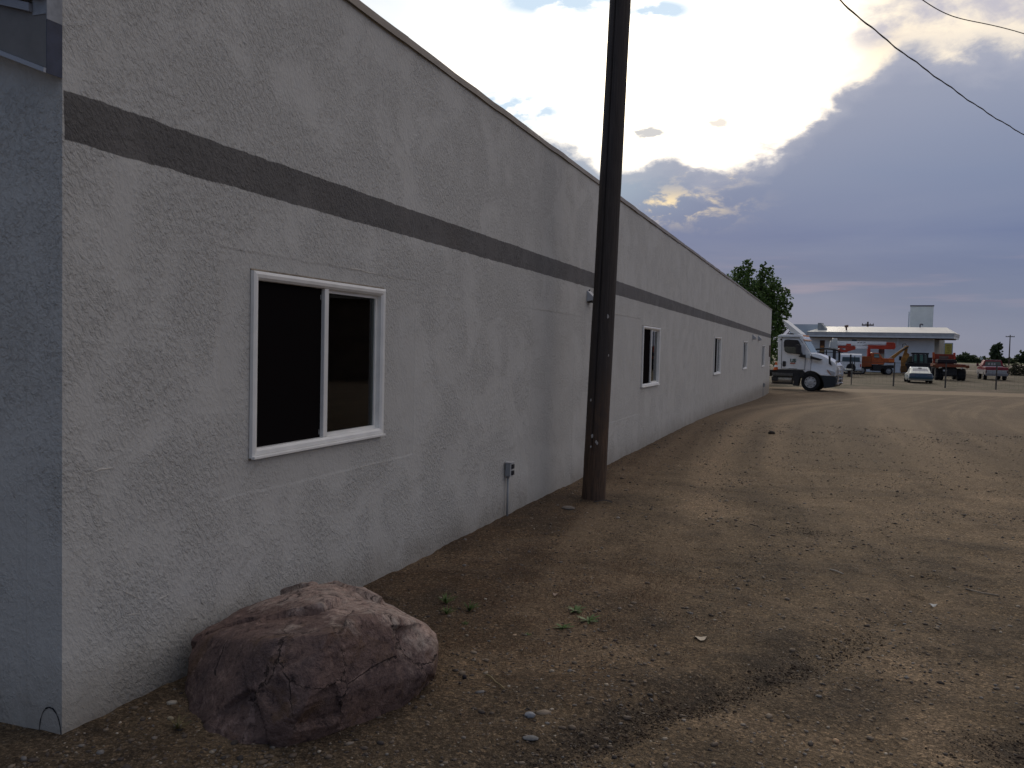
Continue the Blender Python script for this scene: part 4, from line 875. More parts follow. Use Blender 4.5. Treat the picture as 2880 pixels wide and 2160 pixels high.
# black bumper, grille, guard
bu = empty('bumper', tr)
mb = MB(); mb.prism(Q((1066, 1262), (1345, 1274), (1352, 1300), (1345, 1440), (1300, 1480), (1115, 1512), (1108, 1400)), .04, W2-.04, lambda x, z: .10*max(0, x-.9)); mb.build('bumper_shell', pmat('charcoal_plastic', (.028, .034, .042), .5), bu, bevel=.03)
xg = q(1352, 0)[0]
mb = MB(); mb.box((xg-.02, .65, 1.15), (xg+.015, W2-.65, 1.75)); mb.build('grille', DARKM, bu)
gg = empty('grille_guard', tr)
mb = MB(); xa = xg+.10
for ya in (.30, W2-.30):
    mb.tube([(xa-.1, ya, .45), (xa+.06, ya, .50), (xa+.10, ya, .9), (xa+.08, ya, 1.35), (xa-.02, ya, 1.48), (xa-.12, ya, 1.45)], .034, 10)
    mb.tube([(xa+.05, ya+.28*(1 if ya < 1 else -1), .5), (xa+.08, ya+.28*(1 if ya < 1 else -1), .9), (xa+.03, ya+.28*(1 if ya < 1 else -1), 1.46)], .028, 8)
for zz in (.5, .72, 1.0, 1.22, 1.46): mb.tube([(xa+.07, .30, zz), (xa+.07, W2-.30, zz)], .026, 8)
for zz in (.42, .92): mb.box((xa-.05, .25, zz), (xa+.12, .55, zz+.05)); mb.box((xa-.05, W2-.55, zz), (xa+.12, W2-.25, zz+.05))
mb.build('guard_bars', CHROME, gg)
mb = MB(); mb.cyl((xa, .12, 1.15), (xa+.02, .10, 1.62), .014, .014, 6); mb.lathe((xa+.02, .10, 1.55), [(0, .03), (.16, .035)], 'z', 8); mb.build('marker_stalk', WHITEP, gg)
# roof deflector
de = empty('roof_deflector', tr)
mb = MB(); P_ = [(x-.10*min(1, max(0, (z-3.2)/.6)), z) for x, z in Q((285, 125), (340, 155), (400, 200), (480, 275), (560, 350), (625, 412), (642, 440), (560, 436), (440, 400), (395, 320), (335, 215))]; mb.prism(P_, .42, W2-.42, lambda x, z: .12*max(0, 3.9-z)*0); mb.build('deflector_shell', pmat('deflector_white', (.70, .70, .68), .3, spec=.5), de, bevel=.03)
mb = MB(); a, b_ = q(372, 280), q(245, 430); mb.tube([(a[0], .6, a[1]), (b_[0], .6, b_[1])], .025, 6); mb.tube([(a[0], W2-.6, a[1]), (b_[0], W2-.6, b_[1])], .025, 6); mb.build('support_strut', DARKM, de)
mb = MB(); 
for cx_ in (380, 430): x_, z_ = q(cx_, 436); mb.box((x_-.05, .6, z_-.005), (x_+.05, 1.0, z_+.07))
mb.build('roof_bracket', DARKM, de)
# chassis, steps, tank, mudflap
ch = empty('chassis', tr)
mb = MB(); mb.box((-7.2, .75, .75), (1.1, .87, 1.0)); mb.box((-7.2, W2-.87, .75), (1.1, W2-.75, 1.0)); mb.prism(Q((165, 1163), (700, 1163), (735, 1216), (690, 1290), (640, 1330), (165, 1230)), .10, W2-.10); mb.box((-2.6, .5, .95), (-1.9, W2-.5, 1.12)); mb.build('frame', DARKM, ch)
mb = MB(); mb.prism(Q((75, 1232), (500, 1232), (500, 1290), (75, 1290)), .02, .30); mb.build('step', pmat('step_grey', (.11, .11, .11), .5, var=.4), ch, bevel=.01)
mb = MB(); x0, z0 = q(60, 1442); x1, z1 = q(478, 1296); mb.lathe(((x0+x1)/2, .36, (z0+z1)/2), [(-(x1-x0)/2, .23), (-(x1-x0)/2+.02, .26), ((x1-x0)/2-.02, .26), ((x1-x0)/2, .23)], 'x', 20); mb.build('fuel_tank', ALU, ch)
mb = MB(); mb.prism(Q((65, 1312), (188, 1312), (188, 1398), (65, 1398)), .03, .3); mb.prism(Q((485, 1300), (640, 1300), (600, 1490), (495, 1480), (520, 1400)), .05, .5); mb.prism(Q((55, 1442), (520, 1446), (500, 1460), (60, 1458)), .1, .6); mb.build('mudflap_and_box', BLACKP, ch)
mb = MB(); mb.prism([(x, z) for x, z in Q((640, 1300), (700, 1215), (770, 1180), (850, 1172), (930, 1185), (1010, 1210), (1060, 1262), (1100, 1400), (1090, 1330), (1010, 1240), (850, 1205), (740, 1235), (690, 1310))], .12, .5); mb.build('wheel_arch_liner', BLACKP, ch)
SEMIRIM = pmat('semi_rim', (.52, .52, .53), .5, metal=.0, var=.25)
wheel(tr, 0, .05, .51, .515, .30, SEMIRIM, rimr=.64); wheel(tr, 0, W2-.05, .51, .515, .30, SEMIRIM, sgn=1, rimr=.64)
for xx_ in (-4.6, -5.95):
    wheel(tr, xx_, .05, .51, .515, .58, SEMIRIM); wheel(tr, xx_, W2-.05, .51, .515, .58, SEMIRIM, sgn=1)
# orange cone carried behind the cab
cz = thing('traffic_cone', 'orange and white traffic cone standing on the truck frame behind the cab', 'cone', (-1.04-2.02*math.cos(R(9))+.5*math.sin(R(9)), 51.4+2.02*math.sin(R(9))+.55*math.cos(R(9)), gz(51.4)+1.125))
mb = MB(); mb.box((-.17, -.17, 0), (.17, .17, .03)); mb.lathe((0, 0, .03), [(0, .14), (.14, .11)], 'z', 16); mb.lathe((0, 0, .29), [(0, .078), (.16, .04), (.17, .0)], 'z', 16); mb.build('cone', pmat('cone_orange', (.62, .13, .03), .5), cz)
mb = MB(); mb.lathe((0, 0, .17), [(0, .112), (.12, .079)], 'z', 16); mb.build('reflective_band', WHITEP, cz)

# ------------------------------------------------------------------ white service building
ang_ = math.atan2(-3, 15.4)
sb = thing('white_building', 'low white building with a pale hipped roof and deep fascia behind the parked trucks', 'building', (-2.75, 107.5, -.38), ang_)
zb_ = .3
WHW = pmat('white_block_wall', (.80, .82, .84), .85, var=.16, vscale=.7, bump=.3, bscale=6)
mb = MB(); mb.box((-.1, 1.5, -.3), (13.4, 1.7, 3.75+zb_)); mb.box((-.1, 1.7, -.3), (.1, 14, 3.75+zb_)); mb.box((.1, 13.8, -.3), (13.2, 14, 3.75+zb_)); mb.build('wall', WHW, sb)
mb = MB(); mb.box((13.2, 1.701, -.3), (13.39, 14.0, 3.7+zb_)); mb.build('porch_wall', pmat('porch_grey', (.30, .29, .25), .85, var=.2, vscale=1), sb)
FAS = pmat('fascia_grey', (.55, .56, .57), .6, var=.25, vscale=1.2); FAS2 = pmat('fascia_pale', (.72, .75, .76), .5, var=.15, vscale=1.2)
mb = MB(); mb.box((0, 0, 3.95+zb_), (15.45, 7.5, 4.22+zb_)); mb.build('upper_fascia', FAS, sb)
mb = MB(); mb.box((.04, .04, 3.70+zb_), (15.41, 7.46, 3.949+zb_)); mb.build('lower_fascia', FAS2, sb)
mb = MB(); mb.box((.2, .2, 3.62+zb_), (15.1, 7.3, 3.70+zb_)); mb.build('soffit', pmat('rust_brown_soffit', (.10, .065, .055), .9), sb)
mb = MB(); mb.box((-.02, -.03, 4.221+zb_), (15.49, 7.53, 4.28+zb_)); mb.add([(.0, 0, 4.281+zb_), (15.47, 0, 4.281+zb_), (15.47, 7.5, 4.281+zb_), (.0, 7.5, 4.281+zb_), (1.4, 3.2, 4.98+zb_), (14.4, 3.2, 4.98+zb_), (14.4, 4.2, 4.98+zb_), (1.4, 4.2, 4.98+zb_)], [(0, 1, 5, 4), (1, 2, 6, 5), (2, 3, 7, 6), (3, 0, 4, 7), (4, 5, 6, 7), (3, 2, 1, 0)]); mb.build('roof', pmat('white_metal_roof', (.80, .77, .70), .4, var=.12, vscale=.5), sb)
mb = MB(); mb.box((1.0, .9, 4.285+zb_), (1.4, 2.2, 5.33+zb_)); mb.add([(1.401, 1.0, 4.29+zb_), (1.401, 2.1, 4.29+zb_), (2.1, 2.1, 4.46+zb_), (2.1, 1.0, 4.46+zb_), (1.401, 1.0, 5.2+zb_), (1.401, 2.1, 5.2+zb_)], [(0, 3, 4), (1, 5, 2), (0, 1, 2, 3), (3, 2, 5, 4)]); mb.build('parapet_end', pmat('parapet_grey', (.34, .36, .37), .8, var=.2), sb)
mb = MB(); mb.box((-2.5, 2.2, -.3), (.999, 8.5, 5.20+zb_)); mb.build('side_block', pmat('side_block_paint', (.58, .64, .70), .85, var=.08, vscale=1), sb)
def wbx(x0, x1, z0, z1, name, mt): 
    m_ = MB(); m_.box((x0, 1.46, z0+zb_), (x1, 1.499, z1+zb_)); return m_.build(name, mt, sb)
wbx(1.2, 1.75, 0, 3.3, 'door', pmat('brown_door', (.13, .07, .045), .7, var=.3, vscale=4)); wbx(2.7, 3.05, 0, 3.35, 'door', pmat('dark_door', (.07, .065, .065), .7)); wbx(4.75, 5.3, 3.05, 3.45, 'window', DGLASS)
for k, (zz, c_) in enumerate(((2.45, (.5, .22, .08)), (2.15, (.42, .18, .06)), (1.85, (.45, .3, .12)))):
    m_ = MB(); m_.box((1.28, 1.44, zz+zb_), (1.68, 1.4599, zz+.22+zb_)); m_.build('poster', pmat('poster_%d' % k, c_, .7), sb)
wbx(7.7, 8.3, .3, 2.6, 'window', DGLASS); wbx(3.6, 3.85, 1.5, 2.6, 'window', pmat('grey_pane', (.3, .33, .37), .3))
mb = MB(); mb.cyl((4.15, 1.2, 4.3+zb_), (4.15, 1.2, 5.0+zb_), .09, .09, 10); mb.cyl((3.95, 1.2, 4.95+zb_), (4.35, 1.2, 5.0+zb_), .12, .14, 8); mb.build('vent_pipe', pmat('rust_pipe', (.14, .09, .075), .8), sb)
mb = MB(); mb.tube([(11.7, 3.2, 4.9+zb_), (11.7, 3.2, 5.32+zb_), (11.95, 3.2, 5.32+zb_), (11.95, 3.2, 5.20+zb_)], .07, 8); mb.build('vent_pipe', pmat('dark_pipe', (.06, .06, .09), .6), sb)
mb = MB(); mb.cyl((9.8, .5, 2.9+zb_), (9.8, .5, 3.9+zb_), .05, .05, 8); mb.build('downpipe', FAS2, sb)
# faded board on a frame behind the roof
bb = thing('billboard', 'faded pale sign board with a dark top edge standing behind the white roof', 'billboard', (10.3, 118, -.3), R(-6))
mb = MB(); mb.box((-1.30, -.05, 5.3), (1.30, .05, 8.05)); mb.build('board', pmat('faded_board', (.86, .90, .88), .8, var=.10, vscale=.9), bb)
mb = MB(); mb.box((-1.34, -.10, 8.051), (1.36, .10, 8.20)); mb.build('top_trim', pmat('board_trim', (.16, .16, .20), .8, var=.4, vscale=3), bb)
for xx_ in (-1.42, 1.2):
    mb = MB(); mb.box((xx_-.07, .06, 0), (xx_+.07, .2, 7.4 if xx_ < 0 else 5.6)); mb.build('post', pmat('board_post', (.62, .70, .74), .6), bb)
# yellow notice on legs beside the porch
ys = thing('yellow_sign', 'yellow sign with brown writing, framed in grey beside the white building', 'sign', (11.38, 100, -.3), R(-8))
mb = MB(); mb.box((-.33, 0, 2.22), (.33, .03, 3.30)); mb.build('panel', pmat('sign_yellow', (.46, .38, .08), .6, var=.15, vscale=5), ys)
mb = MB(); mb.box((-.40, .031, 2.12), (.42, .07, 3.38)); mb.build('frame', pmat('sign_frame', (.40, .46, .50), .5), ys)
for xx_ in (-.36, .38): mb = MB(); mb.cyl((xx_, .09, 0), (xx_, .09, 3.3), .025, .025, 8); mb.build('post', GREYM, ys)
BR = pmat('sign_writing', (.16, .11, .03), .7)
for k, (a, b_) in enumerate(((-.18, .20), (-.10, .22), (-.14, .18), (-.05, .20), (-.16, .10))):
    mb = MB(); zz = 3.14-k*.19; 
    for j in range(4): 
        xj = a+(b_-a)*j/4; mb.box((xj, -.006, zz-random.uniform(.03, .07)), (xj+(b_-a)/4*.75, -.001, zz+.03))
    mb.build('writing', BR, ys)

# ------------------------------------------------------------------ white vans
def van(label, loc, w_, h, ln, light=True):
    t = thing('van', label, 'van', loc)
    mb = MB(); mb.prismx([(0, .35), (0, h*.60), (.06, h*.93), (.22, h), (ln*.72, h), (ln*.83, h*.62), (ln, h*.52), (ln, .35)], -w_/2, w_/2); mb.build('body', WHITEP, t, bevel=.06)
    mb = MB(); mb.add([(-w_*.42, -.012, h*.61), (w_*.42, -.012, h*.61), (w_*.40, .038, h*.83), (-w_*.40, .038, h*.83)], [(0, 1, 2, 3)]); mb.build('rear_window', DGLASS, t, fix=False)
    for s_ in (-1, 1):
        mb = MB(); mb.box((s_*w_/2-.012, .5, h*.60), (s_*w_/2+.012, ln*.7, h*.83)); mb.build('side_window', DGLASS, t)
        mb = MB(); mb.box((s_*(w_/2-.09)-.05, -.02, h*.36), (s_*(w_/2-.09)+.05, .02, h*.50)); mb.build('tail_light', pmat('tail_red', (.42, .03, .04), .3), t)
    mb = MB(); mb.box((-w_/2+.03, -.10, .34), (w_/2-.03, .02, .50)); mb.build('bumper', GREYM, t, bevel=.02)
    for y_ in (.9, ln-.9):
        wheel(t, -w_/2, y_, .33, .33, .22, GREYM, sgn=-1).rotation_euler = (0, 0, R(-90)); wheel(t, w_/2, y_, .33, .33, .22, GREYM, sgn=-1).rotation_euler = (0, 0, R(90))
    return t
van('white van seen from behind between the black frame and the orange bucket truck', (1.87, 92, -.3), 1.98, 2.03, 4.8)
van('taller white van parked farther back, its roof showing over the first van', (3.15, 108, -.3), 2.0, 2.42, 5.0)

# black arched frame
fr = thing('arched_frame', 'black steel frame with an arched top standing behind the semi truck hood', 'frame', (-.43, 85, -.3))
mb = MB(); pth = [(-1.0, 0, 2.25)]+[(-1.0+2.15*k/10, 0, 2.32+.14*math.sin(PI*k/10)-.08*k/10) for k in range(11)]
mb.tube(pth, .075, 8); mb.build('arch', DARKM, fr)
for xx_, h_ in ((-1.0, 2.28), (.02, 2.30), (1.15, 2.24)):
    mb = MB(); mb.box((xx_-(.09 if xx_ > 1 else .05), -.05, 0), (xx_+(.09 if xx_ > 1 else .05), .05, h_)); mb.build('post', DARKM, fr)
mb = MB(); mb.tube([(-1, 0, 2.10), (1.15, 0, 2.08)], .03, 6); mb.build('cross_rail', DARKM, fr)
# reel on a post, white topped stand
rl = thing('tire_stand', 'dark round tire hung on a thin post in front of the white van', 'tire', (1.63, 82, -.3))
mb = MB(); mb.box((-.07, -.04, 0), (.07, .04, 1.95)); mb.build('post', DARKM, rl); mb = MB(); mb.box((.30, -.03, .2), (.36, .03, 1.85)); mb.build('side_post', DARKM, rl)
mb = MB(); mb.lathe((.05, -.08, .78), [(0, .14), (-.02, .20), (-.03, .36), (-.14, .40), (-.22, .36), (-.23, .2), (-.24, .14)], 'y', 24); o = mb.build('tire', RUBBER, rl)
mb = MB(); mb.box((-.6, -.3, .25), (.9, .3, .42)); mb.build('base', DARKM, rl)
sx, sz = .00313, .003347
st = thing('stand', 'low stand with a white cushion top and one pale leg next to the truck bumper', 'stand', (1.50, 80.8, -.3))
mb = MB(); mb.box((-.34, -.25, .56), (.32, .25, .70)); mb.build('top', pmat('stand_top', (.66, .65, .58), .6), st, bevel=.05)
mb = MB(); mb.box((-.10, -.2, .02), (.16, .2, .559)); mb.build('box', pmat('dark_brown_box', (.05, .028, .022), .8), st)
mb = MB(); mb.box((.18, -.2, .0), (.30, -.1, .559)); mb.box((-.32, -.2, .38), (.18, .2, .45)); mb.build('leg', ALU, st)

# ------------------------------------------------------------------ orange bucket truck
q = lambda cx, cy: ((cx-960-.038*(1135-cy))*.00372, (1135-cy)*.003877)
bt = thing('bucket_truck', 'orange bucket truck with a folded white and orange boom parked left of the excavator arm', 'truck', (2.98, 94, -.32), R(8))
WB = 2.1
mb = MB(); mb.prism(Q((938, 665), (1205, 665), (1205, 930), (1060, 935), (1030, 950), (938, 930)), 0, WB); mb.build('service_body', pmat('body_orange', (.36, .095, .03), .6, var=.35, vscale=3), bt, bevel=.02)
for cx_ in (1000, 1090): 
    mb = MB(); mb.prism(Q((cx_-35, 700), (cx_+35, 700), (cx_+35, 900), (cx_-35, 900)), -.012, .002); mb.build('locker_door', pmat('locker_orange', (.30, .075, .025), .6), bt)
cb = empty('cab', bt)
mb = MB(); mb.prism(Q((1212, 870), (1212, 580), (1235, 568), (1405, 575), (1450, 640), (1490, 705), (1775, 712), (1790, 740), (1785, 820), (1700, 830), (1560, 815), (1500, 870)), .03, WB-.03, lambda x, z: .12*max(0, (z-1.75)/.5)); mb.build('cab_shell', ORANGE, cb, bevel=.03)
mb = MB(); mb.prism(Q((1275, 595), (1395, 598), (1405, 690), (1275, 690)), .015, .08, lambda x, z: .12*max(0, (z-1.75)/.5)); mb.build('side_window', SKYGLASS, cb)
mb = MB(); mb.prism(Q((1420, 610), (1428, 605), (1478, 690), (1466, 695)), .15, WB-.15); mb.build('windshield', SKYGLASS, cb)
mb = MB(); mb.prism(Q((1640, 745), (1780, 748), (1780, 800), (1640, 792)), .0, .04); mb.build('fender_panel', pmat('bright_orange', (.62, .16, .03), .5), cb)
mb = MB(); mb.prism(Q((1000, 930), (1790, 880), (1790, 960), (1000, 1010)), .35, WB-.35); mb.prism(Q((1240, 880), (1480, 880), (1440, 1040), (1260, 1040)), .1, WB-.1); mb.build('frame', DARKM, bt)
x_, z_ = q(960, 1040); wheel(bt, x_, .0, .39, .40, .3, GREYM, rimr=.62); wheel(bt, x_, WB, .39, .40, .3, GREYM, sgn=1, rimr=.62)
x_, z_ = q(1640, 990); wheel(bt, x_, .0, .39, .40, .3, GREYM, rimr=.62); wheel(bt, x_, WB, .39, .40, .3, GREYM, sgn=1, rimr=.62)
bo_ = empty('boom', bt)
BW = pmat('boom_white', (.78, .79, .80), .5, var=.12)
mb = MB(); mb.prism(Q((362, 282), (1620, 282), (1620, 352), (1140, 352), (1000, 385), (362, 385)), .75, 1.15); mb.build('upper_boom', BW, bo_, bevel=.02)
mb = MB(); mb.prism(Q((1620, 290), (1800, 290), (1845, 320), (1850, 420), (1820, 470), (1152, 470), (1152, 372), (1621, 372)), .68, 1.22); mb.build('elbow', REDOR, bo_, bevel=.02)
mb = MB(); mb.prism(Q((830, 392), (1150, 392), (1150, 468), (830, 468)), .78, 1.12); mb.build('lower_boom', BW, bo_)
mb = MB(); mb.prism(Q((380, 402), (800, 402), (830, 430), (825, 495), (640, 550), (600, 575), (385, 578), (380, 500), (450, 472), (500, 510), (570, 512), (590, 472), (450, 468), (382, 470)), .70, 1.2); mb.build('boom_tip', pmat('boom_red', (.36, .045, .025), .55, var=.3), bo_)
mb = MB(); mb.prism(Q((592, 350), (712, 350), (712, 400), (592, 400)), .72, 1.18); mb.build('tip_block', REDOR, bo_)
mb = MB()
for a, b_ in ((872, 930), (940, 1010), (1020, 1090)): mb.prism(Q((a, 318), (b_-14, 302), (b_, 316), (a+14, 330)), .742, .749)
mb.build('boom_mark', pmat('mark_dark', (.06, .06, .08), .7), bo_)
mb = MB(); mb.prism(Q((1150, 470), (1210, 470), (1225, 665), (1140, 665)), .72, 1.2); mb.build('turret', REDOR, bo_)
bk = empty('bucket', bt)
mb = MB(); mb.prism(Q((185, 285), (358, 285), (368, 500), (150, 462)), .55, 1.25); mb.build('bucket_tub', pmat('bucket_white', (.52, .53, .52), .5), bk, bevel=.04)
mb = MB(); mb.prism(Q((240, 225), (255, 213), (345, 213), (360, 228), (360, 284), (240, 284)), .62, 1.18); mb.build('bucket_liner', pmat('bucket_pale', (.60, .61, .58), .5), bk, bevel=.04)

# ------------------------------------------------------------------ backhoe
q = lambda cx, cy: ((cx-900-.04*(1050-cy))*.0037, (1050-cy)*.004054)
bh = thing('backhoe', 'dark backhoe with a dull yellow folded digging arm and glazed cab', 'backhoe', (8.6, 99, -.3))
cb = empty('cab', bh)
mb = MB(); mb.prism(Q((730, 485), (1165, 485), (1165, 515), (1150, 525), (745, 525), (730, 515)), 0, 1.6); mb.build('cab_roof', DARKM, cb, bevel=.03)
for a in (770, 885, 1035, 1135):
    mb = MB(); mb.prism(Q((a-14, 524), (a+14, 524), (a+14, 760), (a-14, 760)), .05, .12); mb.prism(Q((a-10, 524), (a+10, 524), (a+10, 760), (a-10, 760)), 1.48, 1.55); mb.build('cab_pillar', DARKM, cb)
mb = MB(); mb.prism(Q((885, 524), (925, 524), (925, 760), (885, 760)), .04, .2); mb.build('cab_pillar', DARKM, cb)
mb = MB(); mb.prism(Q((770, 530), (1130, 530), (1130, 750), (770, 750)), .13, .16); mb.build('rear_glass', pmat('cab_glass', (.05, .10, .09), .1, spec=.8), cb)
for a, b_ in ((792, 845), (942, 1015)): mb = MB(); mb.prism(Q((a, 545), (b_, 545), (b_+5, 700), (a-5, 700)), .118, .129); mb.build('green_pane', pmat('green_pane', (.10, .23, .19), .25), cb)
mb = MB(); mb.prism(Q((560, 770), (760, 755), (1240, 740), (1260, 800), (1230, 1000), (600, 1000), (560, 850)), .2, 3.2); mb.build('body', DARKM, bh, bevel=.05)
mb = MB(); mb.prism(Q((595, 590), (750, 575), (760, 755), (575, 770)), .8, 2.2); mb.build('engine_cover', pmat('hood_greygreen', (.17, .17, .13), .7, var=.3), bh, bevel=.03)
mb = MB(); mb.prism(Q((1150, 600), (1265, 600), (1255, 725), (1150, 740)), .5, 1.1); mb.build('side_box', DARKM, bh, bevel=.03)
x_, z_ = q(700, 900); wheel(bh, x_, .3, .68, .68, .45, DARKM); x_, z_ = q(1150, 900); wheel(bh, x_, .3, .68, .68, .45, DARKM)
am = empty('digging_arm', bh)
mb = MB(); mb.prism(Q((140, 712), (60, 690), (430, 420), (590, 310), (640, 318), (625, 370), (480, 460), (330, 590), (200, 715)), -.6, -.25); mb.build('boom', YELLOW, am, bevel=.02)
mb = MB(); mb.prism(Q((250, 660), (60, 700), (40, 690), (180, 610)), -.62, -.61); mb.build('worn_patch', pmat('worn_grey', (.38, .34, .33), .7), am)
mb = MB(); mb.prism(Q((530, 330), (625, 320), (610, 440), (600, 490), (660, 530), (655, 580), (600, 650), (560, 740), (545, 800), (555, 890), (470, 990), (430, 960), (440, 820), (440, 700), (490, 560), (530, 450)), -.24, .05); mb.build('stick', YELLOW, am, bevel=.02)
mb = MB(); mb.tube([(q(470, 420)[0], -.7, q(470, 430)[1]), (q(610, 330)[0], -.7, q(610, 345)[1])], .07, 8); mb.build('hydraulic_ram', DARKM, am)
mb = MB(); mb.prism(Q((435, 840), (560, 820), (590, 900), (570, 1000), (440, 1010), (420, 930)), -.7, .1); mb.build('digging_bucket', pmat('bucket_brown', (.16, .085, .03), .8, var=.4), am, bevel=.03)
mb = MB(); mb.prism(Q((405, 590), (470, 585), (465, 700), (400, 690)), .1, .5); mb.build('arm_bracket', DARKM, am)
mb = MB(); mb.prism(Q((1255, 680), (1420, 660), (1445, 760), (1400, 950), (1330, 980), (1180, 960), (1190, 860), (1250, 790)), .3, 1.6); mb.build('loader_bucket', RUST, bh, bevel=.03)
mb = MB(); mb.tube([(q(490, 270)[0], 0, q(480, 350)[1]), (q(490, 270)[0], 0, q(490, 275)[1]), (q(560, 270)[0], 0, q(560, 262)[1]), (q(600, 320)[0], 0, q(600, 320)[1])], .03, 6); mb.build('hose', BLACKP, am)

# ------------------------------------------------------------------ coupe from behind
q = lambda cx, cy: ((cx-990)*.00262, (1345-cy)*.00289)
cp = thing('coupe', 'low old blue and white coupe seen from behind near the fence', 'car', (6.12, 68.6, -.3))
def ring3(mb, secs, cap=True):      # secs: list of (y, [(x,z)...]) with equal counts
    n_ = len(secs[0][1]); vs = [(x, y, z) for y, P_ in secs for x, z in P_]; fs = []
    for i in range(len(secs)-1):
        for k in range(n_): fs.append((i*n_+k, i*n_+(k+1) % n_, (i+1)*n_+(k+1) % n_, (i+1)*n_+k))
    fs += [tuple(range(n_)), tuple((len(secs)-1)*n_+k for k in range(n_-1, -1, -1))]; return mb.add(vs, fs)
def csec(w_, z0, z1, z2): return [(-w_*.95, z0), (-w_, (z0+z1)/2), (-w_*.98, z1), (-w_*.9, z2), (w_*.9, z2), (w_*.98, z1), (w_, (z0+z1)/2), (w_*.95, z0)]
mb = MB(); ring3(mb, [(0, csec(.84, .24, .52, .70)), (.15, csec(.88, .20, .58, .74)), (1.2, csec(.90, .18, .62, .76)), (2.6, csec(.90, .18, .62, .76)), (3.9, csec(.88, .18, .55, .68)), (4.5, csec(.80, .22, .48, .58))]); mb.build('body', pmat('car_pale', (.55, .58, .52), .3, coat=.4), cp, bevel=.03)
def gsec(w_, z0, z1): return [(-w_, z0), (-w_*.78, z1), (w_*.78, z1), (w_, z0)]
mb = MB(); ring3(mb, [(.10, gsec(.84, .70, .76)), (1.15, gsec(.82, .74, 1.14)), (1.9, gsec(.82, .75, 1.20)), (2.3, gsec(.82, .75, 1.17)), (3.0, gsec(.80, .74, .80))]); mb.build('roof', pmat('car_roof_white', (.66, .68, .60), .3, coat=.4), cp, bevel=.02)
mb = MB(); mb.add([(-.58, .20, .79), (.58, .20, .79), (.50, 1.02, 1.105), (-.50, 1.02, 1.105)], [(0, 1, 2, 3)]); o = mb.build('rear_window', pmat('dusty_glass', (.28, .29, .31), .25, spec=.6), cp, fix=False)
mb = MB(); mb.add([(-.13, .95, 1.125), (.13, .95, 1.125), (.13, 1.12, 1.165), (-.13, 1.12, 1.165)], [(0, 1, 2, 3)]); mb.build('roof_vent', BLACKP, cp, fix=False)
mb = MB(); mb.box((-.83, -.03, .70), (.83, .05, .735)); mb.build('trunk_edge', pmat('navy', (.03, .045, .08), .4), cp)
mb = MB(); mb.box((-.81, -.05, .50), (.81, .02, .699)); mb.build('rear_panel', pmat('dusty_blue', (.10, .15, .22), .4, var=.2, vscale=4), cp)
mb = MB(); mb.box((-.84, -.13, .33), (.84, .01, .499)); mb.build('rear_bumper', pmat('teal_blue', (.045, .09, .12), .35, var=.3, vscale=4), cp, bevel=.03)
for s_ in (-1, 1): mb = MB(); mb.box((s_*.60-.17, -.062, .55), (s_*.60+.17, -.051, .655)); mb.build('tail_light', pmat('dull_lens', (.16, .17, .21), .3), cp)
for s_ in (-1, 1):
    for y_ in (.95, 3.6): wheel(cp, s_*.86, y_, .29, .29, .2, ALU, sgn=-1).rotation_euler = (0, 0, R(90*s_))

cp.scale = (.94, .96, .96)
# ------------------------------------------------------------------ orange flatbed truck from behind
q = lambda cx, cy: ((cx-1760-.042*(1310-cy))*.002838, (1310-cy)*.003156)
ft = thing('flatbed_truck', 'rusty orange flatbed truck seen from behind with big dual tires', 'truck', (9.27, 79, -.3))
mb = MB(); mb.prism(Q((1370, 885), (2150, 880), (2155, 960), (1370, 962)), 0, 4.2); mb.build('deck', pmat('deck_orange', (.30, .075, .035), .7, var=.45, vscale=3), ft, bevel=.02)
mb = MB(); mb.prism(Q((2150, 900), (2240, 900), (2245, 965), (2190, 985), (2150, 958)), 0, .5); mb.prism(Q((1290, 905), (1370, 890), (1370, 955), (1300, 950)), 0, .5); mb.build('deck_end', RUST, ft, bevel=.02)
hb = empty('headboard', ft)
mb = MB(); mb.prism(Q((1480, 622), (2000, 622), (2000, 665), (1480, 665)), 3.9, 4.1); mb.prism(Q((1480, 665), (1600, 665), (1600, 760), (1480, 740)), 3.9, 4.1); mb.prism(Q((1870, 665), (2000, 665), (2000, 750), (1870, 750)), 3.9, 4.1); mb.prism(Q((1440, 750), (2010, 750), (2010, 880), (1440, 880)), 4.0, 4.15); mb.build('headboard_panel', pmat('head_red', (.34, .055, .03), .6, var=.35, vscale=3), hb)
for a, m__ in ((1450, ORANGE), (2018, REDOR)): mb = MB(); mb.prism(Q((a-32, 578), (a+32, 578), (a+32, 760), (a-32, 760)), 3.85, 4.05); mb.build('stake', m__, hb, bevel=.03)
mb = MB(); mb.prism(Q((1600, 670), (1868, 670), (1868, 745), (1600, 745)), 4.2, 4.3); mb.build('cab_rear_window', pmat('grey_glass', (.22, .22, .20), .4), ft)
mb = MB(); mb.prism(Q((1480, 760), (1960, 760), (2000, 870), (1470, 870)), 1.5, 3.6); mb.build('dark_load', pmat('dark_load', (.03, .028, .032), .9, var=.4), ft, bevel=.08)
mb = MB(); mb.prism(Q((1500, 640), (1980, 640), (2010, 900), (1480, 900)), 4.35, 5.9); mb.build('cab', RUST, ft, bevel=.08)
mb = MB(); mb.prism(Q((1560, 963), (1940, 963), (1940, 1200), (1560, 1200)), .3, 1.2); mb.build('axle', DARKM, ft, bevel=.1)
mb = MB(); mb.prism(Q((1560, 1030), (1665, 1030), (1665, 1070), (1560, 1070)), .0, .02); mb.build('number_plate', pmat('plate_grey', (.42, .44, .46), .5), ft)
mb = MB(); mb.prism(Q((2010, 975), (2090, 972), (2070, 995), (2015, 992)), .0, .02); mb.build('reflector', pmat('plate_grey', (.42, .44, .46), .5), ft)
